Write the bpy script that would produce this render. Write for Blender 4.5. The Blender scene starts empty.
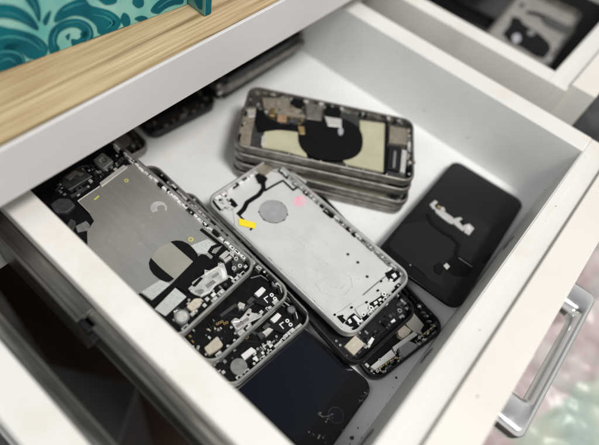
import bpy, math, random
from mathutils import Vector, Matrix
random.seed(11)
scene = bpy.context.scene
col = scene.collection
MM = 0.001
# ------------------------------------------------------------------ camera calibration (millimetres)
RW = ((0.6618, -0.5662, 0.4913), (-0.7391, -0.6025, 0.3013), (0.1255, -0.5625, -0.8172))
FPX, CX, CY, CH = 497.583, 265.156, 229.170, 325.0

def sight(p):
    a, b = (p[0] - CX) / FPX, (p[1] - CY) / FPX
    return Vector([RW[i][0] * a + RW[i][1] * b + RW[i][2] for i in range(3)])

def onz(p, z):
    d = sight(p); t = (z - CH) / d.z
    return Vector((d.x * t, d.y * t, z))

# ------------------------------------------------------------------ materials
M = {}
def mat(name, c, rough=.5, metal=0., spec=.5, var=0., vs=60., stretch=(1, 1, 1), bump=0., bs=None, coat=0., rvar=0., c2=None, detail=4., specks=False):
    m = bpy.data.materials.new(name); m.use_nodes = True
    nt = m.node_tree; N = nt.nodes; Lk = nt.links
    b = N['Principled BSDF']
    b.inputs['Base Color'].default_value = (*c, 1)
    b.inputs['Roughness'].default_value = rough
    b.inputs['Metallic'].default_value = metal
    b.inputs['Specular IOR Level'].default_value = spec
    b.inputs['Coat Weight'].default_value = coat
    b.inputs['Coat Roughness'].default_value = .08
    tc = N.new('ShaderNodeTexCoord'); mp = N.new('ShaderNodeMapping')
    mp.inputs['Scale'].default_value = stretch
    Lk.new(tc.outputs['Object'], mp.inputs['Vector'])
    if var or c2:
        n = N.new('ShaderNodeTexNoise'); n.inputs['Scale'].default_value = vs; n.inputs['Detail'].default_value = detail
        Lk.new(mp.outputs['Vector'], n.inputs['Vector'])
        r = N.new('ShaderNodeValToRGB')
        r.color_ramp.elements[0].position = .32; r.color_ramp.elements[1].position = .68
        lo = c2 if c2 else tuple(x * (1 - var) for x in c)
        hi = c if c2 else tuple(min(1, x * (1 + var * .5)) for x in c)
        r.color_ramp.elements[0].color = (*lo, 1); r.color_ramp.elements[1].color = (*hi, 1)
        Lk.new(n.outputs['Fac'], r.inputs['Fac']); Lk.new(r.outputs['Color'], b.inputs['Base Color'])
    if specks:
        n4 = N.new('ShaderNodeTexNoise'); n4.inputs['Scale'].default_value = 190; n4.inputs['Detail'].default_value = 2; Lk.new(tc.outputs['Object'], n4.inputs['Vector'])
        n5 = N.new('ShaderNodeTexNoise'); n5.inputs['Scale'].default_value = 9; n5.inputs['Detail'].default_value = 6; n5.inputs['Roughness'].default_value = .7; Lk.new(tc.outputs['Object'], n5.inputs['Vector'])
        r4 = N.new('ShaderNodeValToRGB'); r4.color_ramp.elements[0].position = .735; r4.color_ramp.elements[0].color = (1, 1, 1, 1); r4.color_ramp.elements[1].position = .78; r4.color_ramp.elements[1].color = (.55, .50, .44, 1)
        r5 = N.new('ShaderNodeValToRGB'); r5.color_ramp.elements[0].position = .56; r5.color_ramp.elements[0].color = (1, 1, 1, 1); r5.color_ramp.elements[1].position = .74; r5.color_ramp.elements[1].color = (.90, .86, .81, 1)
        Lk.new(n4.outputs['Fac'], r4.inputs['Fac']); Lk.new(n5.outputs['Fac'], r5.inputs['Fac'])
        src = b.inputs['Base Color'].links[0].from_socket
        for rr in (r4, r5):
            mx = N.new('ShaderNodeMix'); mx.data_type = 'RGBA'; mx.blend_type = 'MULTIPLY'; mx.inputs['Factor'].default_value = 1.
            Lk.new(src, mx.inputs['A']); Lk.new(rr.outputs['Color'], mx.inputs['B']); src = mx.outputs['Result']
        Lk.new(src, b.inputs['Base Color'])
    if rvar:
        n2 = N.new('ShaderNodeTexNoise'); n2.inputs['Scale'].default_value = vs * 1.7; n2.inputs['Detail'].default_value = 5
        Lk.new(mp.outputs['Vector'], n2.inputs['Vector'])
        mr = N.new('ShaderNodeMapRange'); mr.inputs['To Min'].default_value = max(.02, rough - rvar); mr.inputs['To Max'].default_value = min(1, rough + rvar)
        mr.inputs['From Min'].default_value = .3; mr.inputs['From Max'].default_value = .7
        Lk.new(n2.outputs['Fac'], mr.inputs['Value']); Lk.new(mr.outputs['Result'], b.inputs['Roughness'])
    if bump:
        n3 = N.new('ShaderNodeTexNoise'); n3.inputs['Scale'].default_value = bs or vs * 3; n3.inputs['Detail'].default_value = 4
        Lk.new(mp.outputs['Vector'], n3.inputs['Vector'])
        bp = N.new('ShaderNodeBump'); bp.inputs['Strength'].default_value = 1.; bp.inputs['Distance'].default_value = bump
        Lk.new(n3.outputs['Fac'], bp.inputs['Height']); Lk.new(bp.outputs['Normal'], b.inputs['Normal'])
    M[name] = m
    return m

mat('laminate', (.735, .72, .69), .42, var=.06, vs=12, c2=(.695, .675, .635), bump=.00005, bs=350, rvar=.08, specks=True)
mat('laminate_inner', (.80, .81, .80), .5, var=.05, vs=25, rvar=.08, specks=True)
mat('laminate_front', (.735, .71, .665), .38, c2=(.69, .66, .61), vs=14, bump=.00004, bs=300, rvar=.08, specks=True)
mat('fascia_white', (.60, .58, .58), .45, c2=(.56, .54, .54), vs=14, bump=.00004, bs=300)
mat('edge_raw', (.40, .37, .31), .7, var=.3, vs=200)
mat('panel_grey', (.55, .56, .54), .55, var=.06, vs=25)
mat('panel_shade', (.10, .095, .09), .6, var=.1, vs=25)
mat('rail_steel', (.17, .165, .15), .38, .9, var=.35, vs=50, stretch=(4, .3, 4), rvar=.12)
mat('rail_zinc', (.33, .32, .29), .32, 1., var=.3, vs=60, stretch=(4, .3, 4), rvar=.12)
mat('black_plastic', (.009, .009, .010), .34, spec=.3, var=.3, vs=200, rvar=.1)
mat('black_matte', (.006, .006, .007), .55, spec=.08, var=.3, vs=300)
mat('housing_black', (.006, .006, .007), .45, spec=.12, var=.4, vs=300, rvar=.12)
mat('alu', (.47, .465, .45), .46, .9, var=.18, vs=120, rvar=.1)
mat('alu_light', (.66, .66, .655), .46, .75, var=.12, vs=120, rvar=.1)
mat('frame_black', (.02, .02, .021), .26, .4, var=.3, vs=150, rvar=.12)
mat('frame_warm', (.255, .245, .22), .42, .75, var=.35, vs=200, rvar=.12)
mat('plate_silver', (.43, .42, .40), .44, .75, c2=(.40, .39, .37), vs=120, stretch=(3.2, .4, 1), rvar=.03, bump=.00002, bs=900)
mat('plate_white', (.64, .64, .635), .45, .2, c2=(.595, .595, .59), vs=45, rvar=.1, bump=.00012, bs=160)
mat('beige_plate', (.33, .32, .30), .55, .3, var=.15, vs=90)
mat('plate_cream', (.47, .445, .32), .55, c2=(.40, .38, .26), vs=70, rvar=.1)
mat('shield', (.74, .73, .70), .36, .6, var=.08, vs=200, rvar=.12)
mat('shield_white', (.80, .80, .79), .4, .2, var=.05, vs=200)
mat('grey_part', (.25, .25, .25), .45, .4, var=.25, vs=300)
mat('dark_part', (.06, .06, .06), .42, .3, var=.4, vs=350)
mat('coil_centre', (.45, .43, .38), .42, .6, var=.1, vs=40)
mat('label_pale', (.58, .605, .59), .5, .2, c2=(.43, .455, .44), vs=800, stretch=(1.4, 1, 1))
mat('foam', (.52, .47, .39), .85, var=.15, vs=500)
mat('grey_pad', (.36, .36, .365), .55, .2, var=.12, vs=150)
mat('speaker_mesh', (.22, .22, .22), .6, .5, var=.4, vs=900)
mat('gold', (.72, .53, .24), .35, 1., var=.2, vs=400)
mat('copper_part', (.42, .27, .16), .5, .4, var=.3, vs=300)
mat('yellow_tape', (.82, .66, .02), .5)
mat('yellow_ink', (.46, .44, .12), .6)
mat('pink_ink', (.72, .36, .42), .6, c2=(.70, .52, .55), vs=160)
mat('white_mark', (.54, .535, .52), .45, .3, c2=(.42, .415, .40), vs=250)
mat('glass_black', (.004, .004, .005), .06, 0, .5, rvar=.04, vs=40)
mat('glass_back', (.0035, .004, .004), .09, 0, .35, rvar=.08, vs=60)
mat('panel_film', (.0085, .009, .0095), .3, 0, .22, rvar=.08, vs=60)
mat('glass_navy', (.0045, .006, .011), .08, 0, .5, rvar=.04, vs=40)
mat('lens_glass', (.02, .025, .05), .05, 0, 1.)
mat('lens_pale', (.42, .44, .48), .25, .3)
mat('button_ring', (.03, .03, .032), .35, .3)
mat('crack_white', (.30, .30, .30), .6)
mat('tan_part', (.30, .265, .21), .5, .4, var=.3, vs=260)
mat('chrome', (.72, .72, .73), .2, 1., rvar=.07, vs=70)
mat('dust', (.08, .07, .06), .9)
mat('teal_light', (.27, .50, .44), .6, spec=.2, c2=(.10, .36, .34), vs=45)
mat('teal_dark', (.001, .125, .155), .55, spec=.15, c2=(.0005, .06, .09), vs=45)
mat('teal_mid', (.05, .27, .28), .6, spec=.2, c2=(.02, .17, .20), vs=60)
mat('teal_trim', (.05, .19, .16), .5, c2=(.14, .29, .24), vs=60)
mat('floor_dark', (.06, .033, .021), .45, c2=(.04, .022, .014), vs=9, stretch=(1, .2, 1))
mat('box_grey', (.042, .041, .039), .5, var=.1, vs=20)
mat('fabric_grey', (.07, .072, .08), .9, c2=(.04, .041, .046), vs=40, bump=.0006, bs=900)
def printed():
    m = bpy.data.materials.new('printed_cloth'); m.use_nodes = True
    nt = m.node_tree; N = nt.nodes; Lk = nt.links; b = N['Principled BSDF']
    tc = N.new('ShaderNodeTexCoord'); sp = N.new('ShaderNodeSeparateXYZ'); Lk.new(tc.outputs['Object'], sp.inputs['Vector'])
    n = N.new('ShaderNodeTexNoise'); n.inputs['Scale'].default_value = 13; n.inputs['Detail'].default_value = 3; n.inputs['Distortion'].default_value = .8; Lk.new(tc.outputs['Object'], n.inputs['Vector'])
    r = N.new('ShaderNodeValToRGB'); e = r.color_ramp.elements
    e[0].position = .38; e[0].color = (.50, .485, .475, 1); e[1].position = .66; e[1].color = (.44, .345, .35, 1)
    x = e.new(.5); x.color = (.54, .47, .47, 1)
    Lk.new(n.outputs['Fac'], r.inputs['Fac'])
    # mint band of the print: a diagonal stripe with a wavy edge
    def mth(op, a, bv):
        q = N.new('ShaderNodeMath'); q.operation = op
        for i, v in enumerate((a, bv)):
            if isinstance(v, (int, float)): q.inputs[i].default_value = v
            else: Lk.new(v, q.inputs[i])
        return q.outputs[0]
    lin = mth('ADD', mth('MULTIPLY', sp.outputs['X'], .34), sp.outputs['Y'])
    lin = mth('ADD', lin, mth('MULTIPLY', n.outputs['Fac'], .05))
    mr = N.new('ShaderNodeMapRange'); mr.inputs['From Min'].default_value = -.034; mr.inputs['From Max'].default_value = -.026; mr.inputs['To Min'].default_value = 1; mr.inputs['To Max'].default_value = 0
    Lk.new(lin, mr.inputs['Value'])
    n2 = N.new('ShaderNodeTexNoise'); n2.inputs['Scale'].default_value = 22; Lk.new(tc.outputs['Object'], n2.inputs['Vector'])
    r2 = N.new('ShaderNodeValToRGB'); r2.color_ramp.elements[0].position = .4; r2.color_ramp.elements[0].color = (.34, .43, .38, 1); r2.color_ramp.elements[1].position = .62; r2.color_ramp.elements[1].color = (.46, .50, .41, 1)
    Lk.new(n2.outputs['Fac'], r2.inputs['Fac'])
    mx = N.new('ShaderNodeMix'); mx.data_type = 'RGBA'; Lk.new(mr.outputs['Result'], mx.inputs['Factor']); Lk.new(r.outputs['Color'], mx.inputs['A']); Lk.new(r2.outputs['Color'], mx.inputs['B'])
    Lk.new(mx.outputs['Result'], b.inputs['Base Color']); b.inputs['Roughness'].default_value = .42; b.inputs['Coat Weight'].default_value = .45; b.inputs['Coat Roughness'].default_value = .3
    M['printed_cloth'] = m
printed()

# wood grain laminate
def wood():
    m = bpy.data.materials.new('wood_laminate'); m.use_nodes = True
    nt = m.node_tree; N = nt.nodes; Lk = nt.links; b = N['Principled BSDF']
    tc = N.new('ShaderNodeTexCoord')
    mp = N.new('ShaderNodeMapping'); mp.inputs['Scale'].default_value = (.8, 34, 34); Lk.new(tc.outputs['Object'], mp.inputs['Vector'])
    n = N.new('ShaderNodeTexNoise'); n.inputs['Scale'].default_value = 4.2; n.inputs['Detail'].default_value = 9; n.inputs['Roughness'].default_value = .62
    n.inputs['Distortion'].default_value = .5
    Lk.new(mp.outputs['Vector'], n.inputs['Vector'])
    r = N.new('ShaderNodeValToRGB'); e = r.color_ramp.elements
    e[0].position = .37; e[0].color = (.17, .105, .05, 1)
    e[1].position = .45; e[1].color = (.44, .315, .17, 1)
    x = e.new(.60); x.color = (.57, .44, .27, 1)
    Lk.new(n.outputs['Fac'], r.inputs['Fac'])
    mp2 = N.new('ShaderNodeMapping'); mp2.inputs['Scale'].default_value = (4, 260, 260); Lk.new(tc.outputs['Object'], mp2.inputs['Vector'])
    n2 = N.new('ShaderNodeTexNoise'); n2.inputs['Scale'].default_value = 4; n2.inputs['Detail'].default_value = 3
    Lk.new(mp2.outputs['Vector'], n2.inputs['Vector'])
    mx = N.new('ShaderNodeMix'); mx.data_type = 'RGBA'; mx.blend_type = 'MULTIPLY'; mx.inputs['Factor'].default_value = .65
    r2 = N.new('ShaderNodeValToRGB'); r2.color_ramp.elements[0].position = .35; r2.color_ramp.elements[0].color = (.52, .44, .35, 1); r2.color_ramp.elements[1].position = .56
    Lk.new(n2.outputs['Fac'], r2.inputs['Fac'])
    Lk.new(r.outputs['Color'], mx.inputs['A']); Lk.new(r2.outputs['Color'], mx.inputs['B'])
    Lk.new(mx.outputs['Result'], b.inputs['Base Color']); b.inputs['Roughness'].default_value = .5
    M['wood'] = m
wood()

# ------------------------------------------------------------------ mesh building (millimetres in, metres out)
def area2(p): return sum(p[i][0] * p[(i + 1) % len(p)][1] - p[(i + 1) % len(p)][0] * p[i][1] for i in range(len(p)))
def inset_poly(p, d):
    n = len(p); out = []
    for i in range(n):
        a, b, c = Vector(p[i - 1]), Vector(p[i]), Vector(p[(i + 1) % n])
        e1 = (b - a); e2 = (c - b)
        if e1.length < 1e-6 or e2.length < 1e-6: out.append(tuple(b)); continue
        e1.normalize(); e2.normalize()
        n1 = Vector((-e1.y, e1.x)); n2 = Vector((-e2.y, e2.x))
        s = n1 + n2
        if s.length < .3: s = n1
        else: s = s / max(.35, s.length_squared / 2)
        out.append((b.x + s.x * d, b.y + s.y * d))
    return out
def rrect(w, l, r, n=9, cx=0., cy=0.):
    r = max(r, .01); pts = []
    for k, (sx, sy) in enumerate(((1, 1), (-1, 1), (-1, -1), (1, -1))):
        for i in range(n + 1):
            a = math.pi / 2 * (k + i / n)
            pts.append((cx + sx * (w / 2 - r) + r * math.cos(a), cy + sy * (l / 2 - r) + r * math.sin(a)))
    return pts

class MB:
    def __init__(s): s.v = []; s.f = []; s.m = []; s.mats = []; s.sm = set()
    def mi(s, name):
        if name not in s.mats: s.mats.append(name)
        return s.mats.index(name)
    def loops(s, L, m, close=False, cap0=True, cap1=True, sm=None):
        sm = close if sm is None else sm; f0 = len(s.f)
        n = len(L[0]); b = len(s.v); k = s.mi(m)
        for lp in L: s.v += [tuple(q) for q in lp]
        R = len(L)
        for i in range(R if close else R - 1):
            j = (i + 1) % R
            for q in range(n):
                q2 = (q + 1) % n
                s.f.append((b + i * n + q, b + i * n + q2, b + j * n + q2, b + j * n + q)); s.m.append(k)
        if not close:
            if cap0: s.f.append(tuple(b + q for q in reversed(range(n)))); s.m.append(k)
            if cap1: s.f.append(tuple(b + (R - 1) * n + q for q in range(n))); s.m.append(k)
        if sm: s.sm.update(range(f0, len(s.f)))
        return s
    def prism(s, p, z0, z1, m, ch=.12):
        p = [(q[0], q[1]) for q in p]
        p = [q for i, q in enumerate(p) if len(p) < 4 or math.hypot(q[0] - p[i - 1][0], q[1] - p[i - 1][1]) > ch * 1.6]
        if area2(p) < 0: p = p[::-1]
        ch = min(ch, (z1 - z0) * .45)
        L = [[(x, y, z0) for x, y in p], [(x, y, z1 - ch) for x, y in p]]
        if ch > .005: L.append([(x, y, z1) for x, y in inset_poly(p, ch)])
        return s.loops(L, m)
    def box(s, x0, x1, y0, y1, z0, z1, m, ch=0.):
        if ch:
            p = [(x0, y0), (x1, y0), (x1, y1), (x0, y1)]; q = inset_poly(p, ch)
            return s.loops([[(x, y, z0) for x, y in q], [(x, y, z0 + ch) for x, y in p], [(x, y, z1 - ch) for x, y in p], [(x, y, z1) for x, y in q]], m)
        return s.prism([(x0, y0), (x1, y0), (x1, y1), (x0, y1)], z0, z1, m, 0)
    def cyl(s, x, y, r, z0, z1, m, n=18, ch=.1):
        return s.prism([(x + r * math.cos(2 * math.pi * i / n), y + r * math.sin(2 * math.pi * i / n)) for i in range(n)], z0, z1, m, ch)
    def ringz(s, x, y, r0, r1, z0, z1, m, n=20):
        c = lambda r, z: [(x + r * math.cos(2 * math.pi * i / n), y + r * math.sin(2 * math.pi * i / n), z) for i in range(n)]
        return s.loops([c(r1, z0), c(r1, z1), c(r0, z1), c(r0, z0)], m, close=True)
    def ribbon(s, pts, w, z0, z1, m, ch=.08):
        P = [Vector((q[0], q[1])) for q in pts]; l = []; r = []
        for i, q in enumerate(P):
            d1 = (q - P[i - 1]).normalized() if i else None
            d2 = (P[i + 1] - q).normalized() if i < len(P) - 1 else None
            d = ((d1 or d2) + (d2 or d1))
            if d.length < 1e-4: d = d1
            d.normalize(); k = 1.
            if d1 and d2: k = 1 / max(.5, d.dot(d1))
            nn = Vector((-d.y, d.x)) * (w / 2 * k)
            l.append(q + nn); r.append(q - nn)
        return s.prism(r + l[::-1], z0, z1, m, ch)
    def tube(s, pts, rad, m, n=8):
        P = [Vector(q) for q in pts]; L = []
        for i, q in enumerate(P):
            d = (P[min(i + 1, len(P) - 1)] - P[max(i - 1, 0)]).normalized()
            a = d.cross(Vector((0, 0, 1)));
            if a.length < .05: a = d.cross(Vector((0, 1, 0)))
            a.normalize(); b = d.cross(a)
            rr = rad[i] if isinstance(rad, (list, tuple)) else rad
            L.append([q + a * (rr * math.cos(2 * math.pi * k / n)) + b * (rr * math.sin(2 * math.pi * k / n)) for k in range(n)])
        return s.loops(L, m, sm=True)
    def build(s, name, parent=None, smooth=35, label=None):
        me = bpy.data.meshes.new(name)
        me.from_pydata([(a * MM, b * MM, c * MM) for a, b, c in s.v], [], s.f)
        for nm in s.mats: me.materials.append(M[nm])
        me.polygons.foreach_set('material_index', s.m)
        me.update()
        import bmesh
        bm = bmesh.new(); bm.from_mesh(me); bmesh.ops.recalc_face_normals(bm, faces=bm.faces)
        bmesh.ops.triangulate(bm, faces=[f for f in bm.faces if len(f.verts) > 4], quad_method='BEAUTY', ngon_method='EAR_CLIP'); bm.to_mesh(me); bm.free()
        if smooth:
            me.polygons.foreach_set('use_smooth', [(i in s.sm) for i in range(len(me.polygons))]); me.set_sharp_from_angle(angle=math.radians(smooth))
        o = bpy.data.objects.new(name, me); col.objects.link(o)
        if parent: o.parent = parent
        if label: o['label'] = label
        return o

def tag(o, label, cat, group=None, kind=None):
    if label: o['label'] = label
    if cat: o['category'] = cat
    if group: o['group'] = group
    if kind: o['kind'] = kind
    return o
def root(name, label, cat, mtx=None, group=None):
    o = bpy.data.objects.new(name, None); col.objects.link(o); o.empty_display_size = .02
    if mtx is not None: o.matrix_world = mtx
    return tag(o, label, cat, group)
def copy_tree(o, parent=None):
    c = o.copy(); col.objects.link(c)
    if parent: c.parent = parent
    for ch in [k for k in o.children]: copy_tree(ch, c)
    return c
def pose(x, y, z, rz, rx=0., ry=0.):
    return Matrix.Translation((x * MM, y * MM, z * MM)) @ Matrix.Rotation(math.radians(rz), 4, 'Z') @ Matrix.Rotation(math.radians(rx), 4, 'X') @ Matrix.Rotation(math.radians(ry), 4, 'Y')

class Tracer:
    """turns a point of a picture crop (offset, scale) into a point on a phone's own plane at height w"""
    def __init__(s, mtx, w): s.inv = mtx.inverted(); s.w = w
    def __call__(s, crop, pts, w=None):
        ox, oy, sc = crop; out = []
        w = s.w if w is None else w
        o = s.inv @ Vector((0, 0, CH * MM))
        for x, y in pts:
            d = s.inv.to_3x3() @ sight((ox + x / sc, oy + y / sc))
            t = (w * MM - o.z) / d.z; q = o + d * t
            out.append((q.x / MM, q.y / MM))
        return out
FULL = (0, 0, 1.)

# ================================================================== the desk
YF = 200.0; ZB = 88.5; ZT = 125.0
desk = root('desk', 'white desk with a wood grain top above the open drawers', 'desk')
m = MB(); m.box(-900, 1250, YF + 1.0, 900, ZT - 18, ZT, 'wood'); m.build('tabletop', desk)
m = MB(); m.box(-900, 1250, YF - 1.6, YF + 1.0, ZB, ZT + .25, 'fascia_white', .5); m.box(-900, 1250, YF + 1.0, YF + 16, ZB, ZT - 18, 'fascia_white'); m.build('front_rail', desk)
for x0, x1 in ((14.5, 38.5), (431, 450)):
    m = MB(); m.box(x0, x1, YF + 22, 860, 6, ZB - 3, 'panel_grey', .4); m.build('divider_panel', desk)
    m = MB(); m.box(x0, x1, YF + 160, 860, -640, 5, 'panel_shade', .4); m.build('divider_panel', desk)  # lower divider coloured dark to give the darkness of the gap
m = MB(); m.box(-900, 1250, 862, 880, -640, ZT - 19, 'panel_grey'); m.build('back_board', desk)

# ================================================================== drawers
def make_drawer(name, label, holes):
    """origin: inner left front corner of the drawer floor"""
    r = root(name, label, 'drawer')
    W = 329.; H = 68.; D = 440.
    m = MB(); m.box(-19, 0, 0, D, -14, H, 'laminate', .7); m.build('side_panel', r)
    m = MB(); m.box(W, W + 21, 0, D, -14, H, 'laminate_inner', .7)
    m.box(W + .6, W + 20.4, .6, D - .6, H - .35, H + .12, 'laminate', .1); m.build('side_panel', r)
    m = MB(); m.box(0.02, W - .02, D - 16, D, -10, H - 6, 'laminate_inner', .5); m.build('back_panel', r)
    m = MB(); m.box(0.02, W - .02, 0.02, D - 16, -8, 0, 'laminate_inner'); m.build('bottom_panel', r)
    m = MB(); m.box(-19, W + 21, -18.42, -.03, -14, H - .6, 'laminate', .15)
    m.box(-18, W + 20, -7.2, -.8, H - .8, H, 'laminate', .35)
    bf = m.build('front_panel', r)
    for x in holes:
        m = MB()
        c = [(x + 6.5 * math.cos(t), z + 6.5 * math.sin(t)) for z in (27,) for t in [math.pi * 2 * i / 24 for i in range(24)]]
        m.loops([[(a, -.1, b) for a, b in c], [(a, .5, b) for a, b in inset_poly(c, 0)], [(a, .7, b) for a, b in inset_poly(c, .5)]], 'grey_part')
        m.loops([[(x + dx * .8, .71, 27 + dz) for dx, dz in ((-3, -.6), (3, -.6), (3, .6), (-3, .6))], [(x + dx * .8, .74, 27 + dz) for dx, dz in ((-3, -.6), (3, -.6), (3, .6), (-3, .6))]], 'black_matte')
        m.build('cam_cover', bf)
    m = MB(); m.box(-12, W + 26, -41.2, -18.52, -62, H + 3.6, 'laminate_front', .45); m.build('drawer_front', r)
    return r
drawer = make_drawer('drawer', 'white drawer pulled out furthest, filled with stripped phones, chrome pull on its front', (44, 113, 240))
drawer.location = (69 * MM, -30 * MM, 0)
d2 = copy_tree(drawer); d2.location = (480.5 * MM, 28 * MM, 0)
tag(d2, 'white drawer behind the main one, at the top right of the picture, less far open', 'drawer')
d3 = copy_tree(drawer); d3.location = ((3 - 350) * MM, 18 * MM, 0)
tag(d3, 'white drawer at the bottom left corner, across the dark gap with the rails', 'drawer')
for o in (drawer, d2, d3): o['group'] = 'drawers of the desk'

# chrome pull handle on the main drawer front
hx0, hx1 = 176, 336
Y0 = -71.0
def hloop(x0, x1, y0, y1, r, z): return [(x - 69, y + 30, z) for x, y in rrect(x1 - x0, y1 - y0, r, 8, (x0 + x1) / 2, (y0 + y1) / 2)]
m = MB()
m.loops([hloop(179.5, 316, -101.5, Y0, 5, 15), hloop(179, 316.5, -102, Y0, 5.5, 17), hloop(179, 316.5, -102, Y0, 5.5, 24), hloop(180.5, 315, -100.6, Y0, 5, 26.2), hloop(184, 311.5, -99.6, Y0, 5, 27), hloop(199, 297, -97.6, -74.5, 5, 26.6), hloop(203.5, 292.5, -95.4, -76.5, 4.5, 24.5), hloop(205, 291, -94.2, -78, 4, 20), hloop(205, 291, -94.2, -78, 4, 15)], 'chrome', close=True)
handle = m.build('handle', drawer, 50)
m = MB(); m.box(188.5 - 69, 307 - 69, -43.2, -41.22, 11, 31, 'chrome', .6); m.build('base_plate', handle)
d2c = [c for c in d2.children if c.name.startswith('handle')]

# ================================================================== slides
def slide(label, x0, y_end, mirror=1, ztop=46):
    r = root('drawer_slide', label, 'drawer slide', Matrix.Translation((x0 * MM, 0, 0)), 'drawer slides')
    s = mirror
    def bx(mb, xa, xb, ya, yb, za, zb, mm, ch=.4): mb.box(min(xa * s, xb * s), max(xa * s, xb * s), ya, yb, za, zb, mm, ch)
    m = MB(); bx(m, 0, 2.0, -25, 400, ztop - 36, ztop - 4, 'rail_zinc'); bx(m, 0, 5.0, -25, 400, ztop - 4, ztop - 2.6, 'rail_zinc', .3); bx(m, 0, 5.0, -25, 400, ztop - 37.4, ztop - 36, 'rail_zinc', .3)
    m.build('inner_member', r)
    m = MB(); bx(m, 4.2, 6.0, 22, 420, ztop - 38, ztop - 1.6, 'rail_steel'); bx(m, 6.0, 8.6, 22, 420, ztop - 3, ztop - 1.6, 'rail_steel', .3); bx(m, 6, 8.6, 22, 420, ztop - 38, ztop - 36.6, 'rail_steel', .3)
    m.build('middle_member', r)
    m = MB(); bx(m, 9.8, 12.4, y_end, 640, ztop - 42, ztop, 'rail_steel', .5); bx(m, 1.2, 9.8, y_end, 640, ztop - 1.3, ztop, 'rail_steel', .3); bx(m, 1.5, 9.8, y_end, 640, ztop - 42, ztop - 40.7, 'rail_steel', .3)
    m.build('outer_member', r)
    m = MB(); bx(m, 4.6, 11.6, y_end - 9, y_end - .2, ztop - 9, ztop - 1.6, 'black_plastic', .7); bx(m, 6, 13.8, y_end - 15, y_end - 9.2, ztop - 8, ztop - 3.5, 'black_plastic', .8)
    m.build('end_stop', r)
    return r
slide('steel telescopic slide on the left side of the main drawer, with black end stop', 49.6, 130, -1, 57)
slide('steel telescopic slide along the drawer at the bottom left corner', 3.6, 190, 1, 56)

# ================================================================== phones
HT = 8.0
def frame_mb(W, L, r, t, m, lip=1.25, base_m=None, base_z=1.1, seal=None):
    mb = MB(); prof = []
    d = t * .16
    for i in range(11):
        a = -math.pi / 2 + math.pi * i / 10
        prof.append((d * (1 - abs(math.cos(a)) ** .55), t / 2 + (t / 2 - .25) * math.sin(a)))
    prof += [(d + .12, t), (d + .55, t), (d + .62, t - .45), (lip + .85, t - .5), (lip + .95, base_z - .3), (d, 0)]
    L_ = []
    for ins, w in prof[:-1]:
        L_.append([(x, y, w) for x, y in rrect(W - 2 * ins, L - 2 * ins, max(r - ins, 1.2))])
    mb.loops(L_, m, close=True)
    return mb
def housing(W, L, name, label, mtx, frame_m, base_m, r=10.5, t=HT, group=None, notch=True):
    rt = root(name, label, 'phone', mtx, group)
    fr = frame_mb(W, L, r, t, frame_m)
    fr.build('frame', rt, 50)
    mb = MB(); mb.prism(rrect(W - 4.1, L - 4.1, r - 2.2), .15, 1.15, base_m, .05); mb.build('back_plate', rt)
    return rt
def side_keys(rt, W, specs, m):
    for sx, v0, v1 in specs:
        mb = MB(); x = sx * (W / 2 - .35)
        mb.box(x - .6, x + .6, v0, v1, HT / 2 - 1.3, HT / 2 + 1.3, m, .4); mb.build('side_button', rt)
def greeble_edge(W, L, side, v0, v1, n, mats, w0=1.0, w1=6.6, depth=(.8, 2.6), seed=1):
    """clips, brackets and lugs machined along one inner wall of a frame; one mesh"""
    rnd = random.Random(seed); mb = MB()
    for i in range(n):
        v = v0 + (v1 - v0) * (i + rnd.uniform(.1, .9)) / n; l = rnd.uniform(.6, .45 * (v1 - v0) / n + .6); d = rnd.uniform(*depth); h = rnd.uniform(w0 + 1.5, w1)
        mm = rnd.choice(mats)
        if side in ('right', 'left'):
            sg = 1 if side == 'right' else -1; xa = sg * (W / 2 - 2.25); xb = sg * (W / 2 - 2.25 - d)
            mb.box(min(xa, xb), max(xa, xb), v - l, v + l, w0, h, mm, .15)
            if rnd.random() < .35: mb.cyl(sg * (W / 2 - 2.1 - d), v + l * .3, .7, h, h + .25, 'shield', 10, .05)
        else:
            sg = 1 if side == 'top' else -1; ya = sg * (L / 2 - 2.25); yb = sg * (L / 2 - 2.25 - d)
            mb.box(v - l, v + l, min(ya, yb), max(ya, yb), w0, h, mm, .15)
            if rnd.random() < .35: mb.cyl(v + l * .3, sg * (L / 2 - 2.1 - d), .7, h, h + .25, 'shield', 10, .05)
    return mb
def edge_rail(rt, W, L, side, v0, v1, n, w, top, seed, light='shield', dark='black_matte'):
    """pressed metal strip screwed along one inner wall, with slots and screw holes"""
    rnd = random.Random(seed); mb = MB(); sg = 1 if side in ('right', 'top') else -1
    vert = side in ('right', 'left'); e = (W if vert else L) / 2 - 2.3
    def bx(a0, a1, d0, d1, z0, z1, m, ch=.1):
        x0, x1 = sorted((sg * (e - d0), sg * (e - d1)))
        if vert: mb.box(x0, x1, a0, a1, z0, z1, m, ch)
        else: mb.box(a0, a1, x0, x1, z0, z1, m, ch)
    st = (v1 - v0) / n; v = v0
    for i in range(n):
        a0 = v0 + st * i + rnd.uniform(.02, .12) * st; a1 = v0 + st * (i + 1) - rnd.uniform(.02, .35) * st
        ww = w * rnd.uniform(.55, 1.1); hh = top * rnd.uniform(.75, 1.05)
        bx(a0, a1, 0, ww, 1.1, hh, light if rnd.random() < .72 else dark)
        if rnd.random() < .75:
            c0 = a0 + (a1 - a0) * rnd.uniform(.1, .35); c1 = c0 + (a1 - a0) * rnd.uniform(.25, .55)
            bx(c0, c1, ww * .25, ww * .72, hh - .02, hh + .08, dark, .02)
        if rnd.random() < .5:
            q = (a0 + a1) / 2; x, y = (sg * (e - ww * .5), q) if vert else (q, sg * (e - ww * .5))
            mb.ringz(x, y, .35, .85, hh - .1, hh + .3, 'shield_white', 12)
    mb.build('edge_rail', rt)
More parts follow.
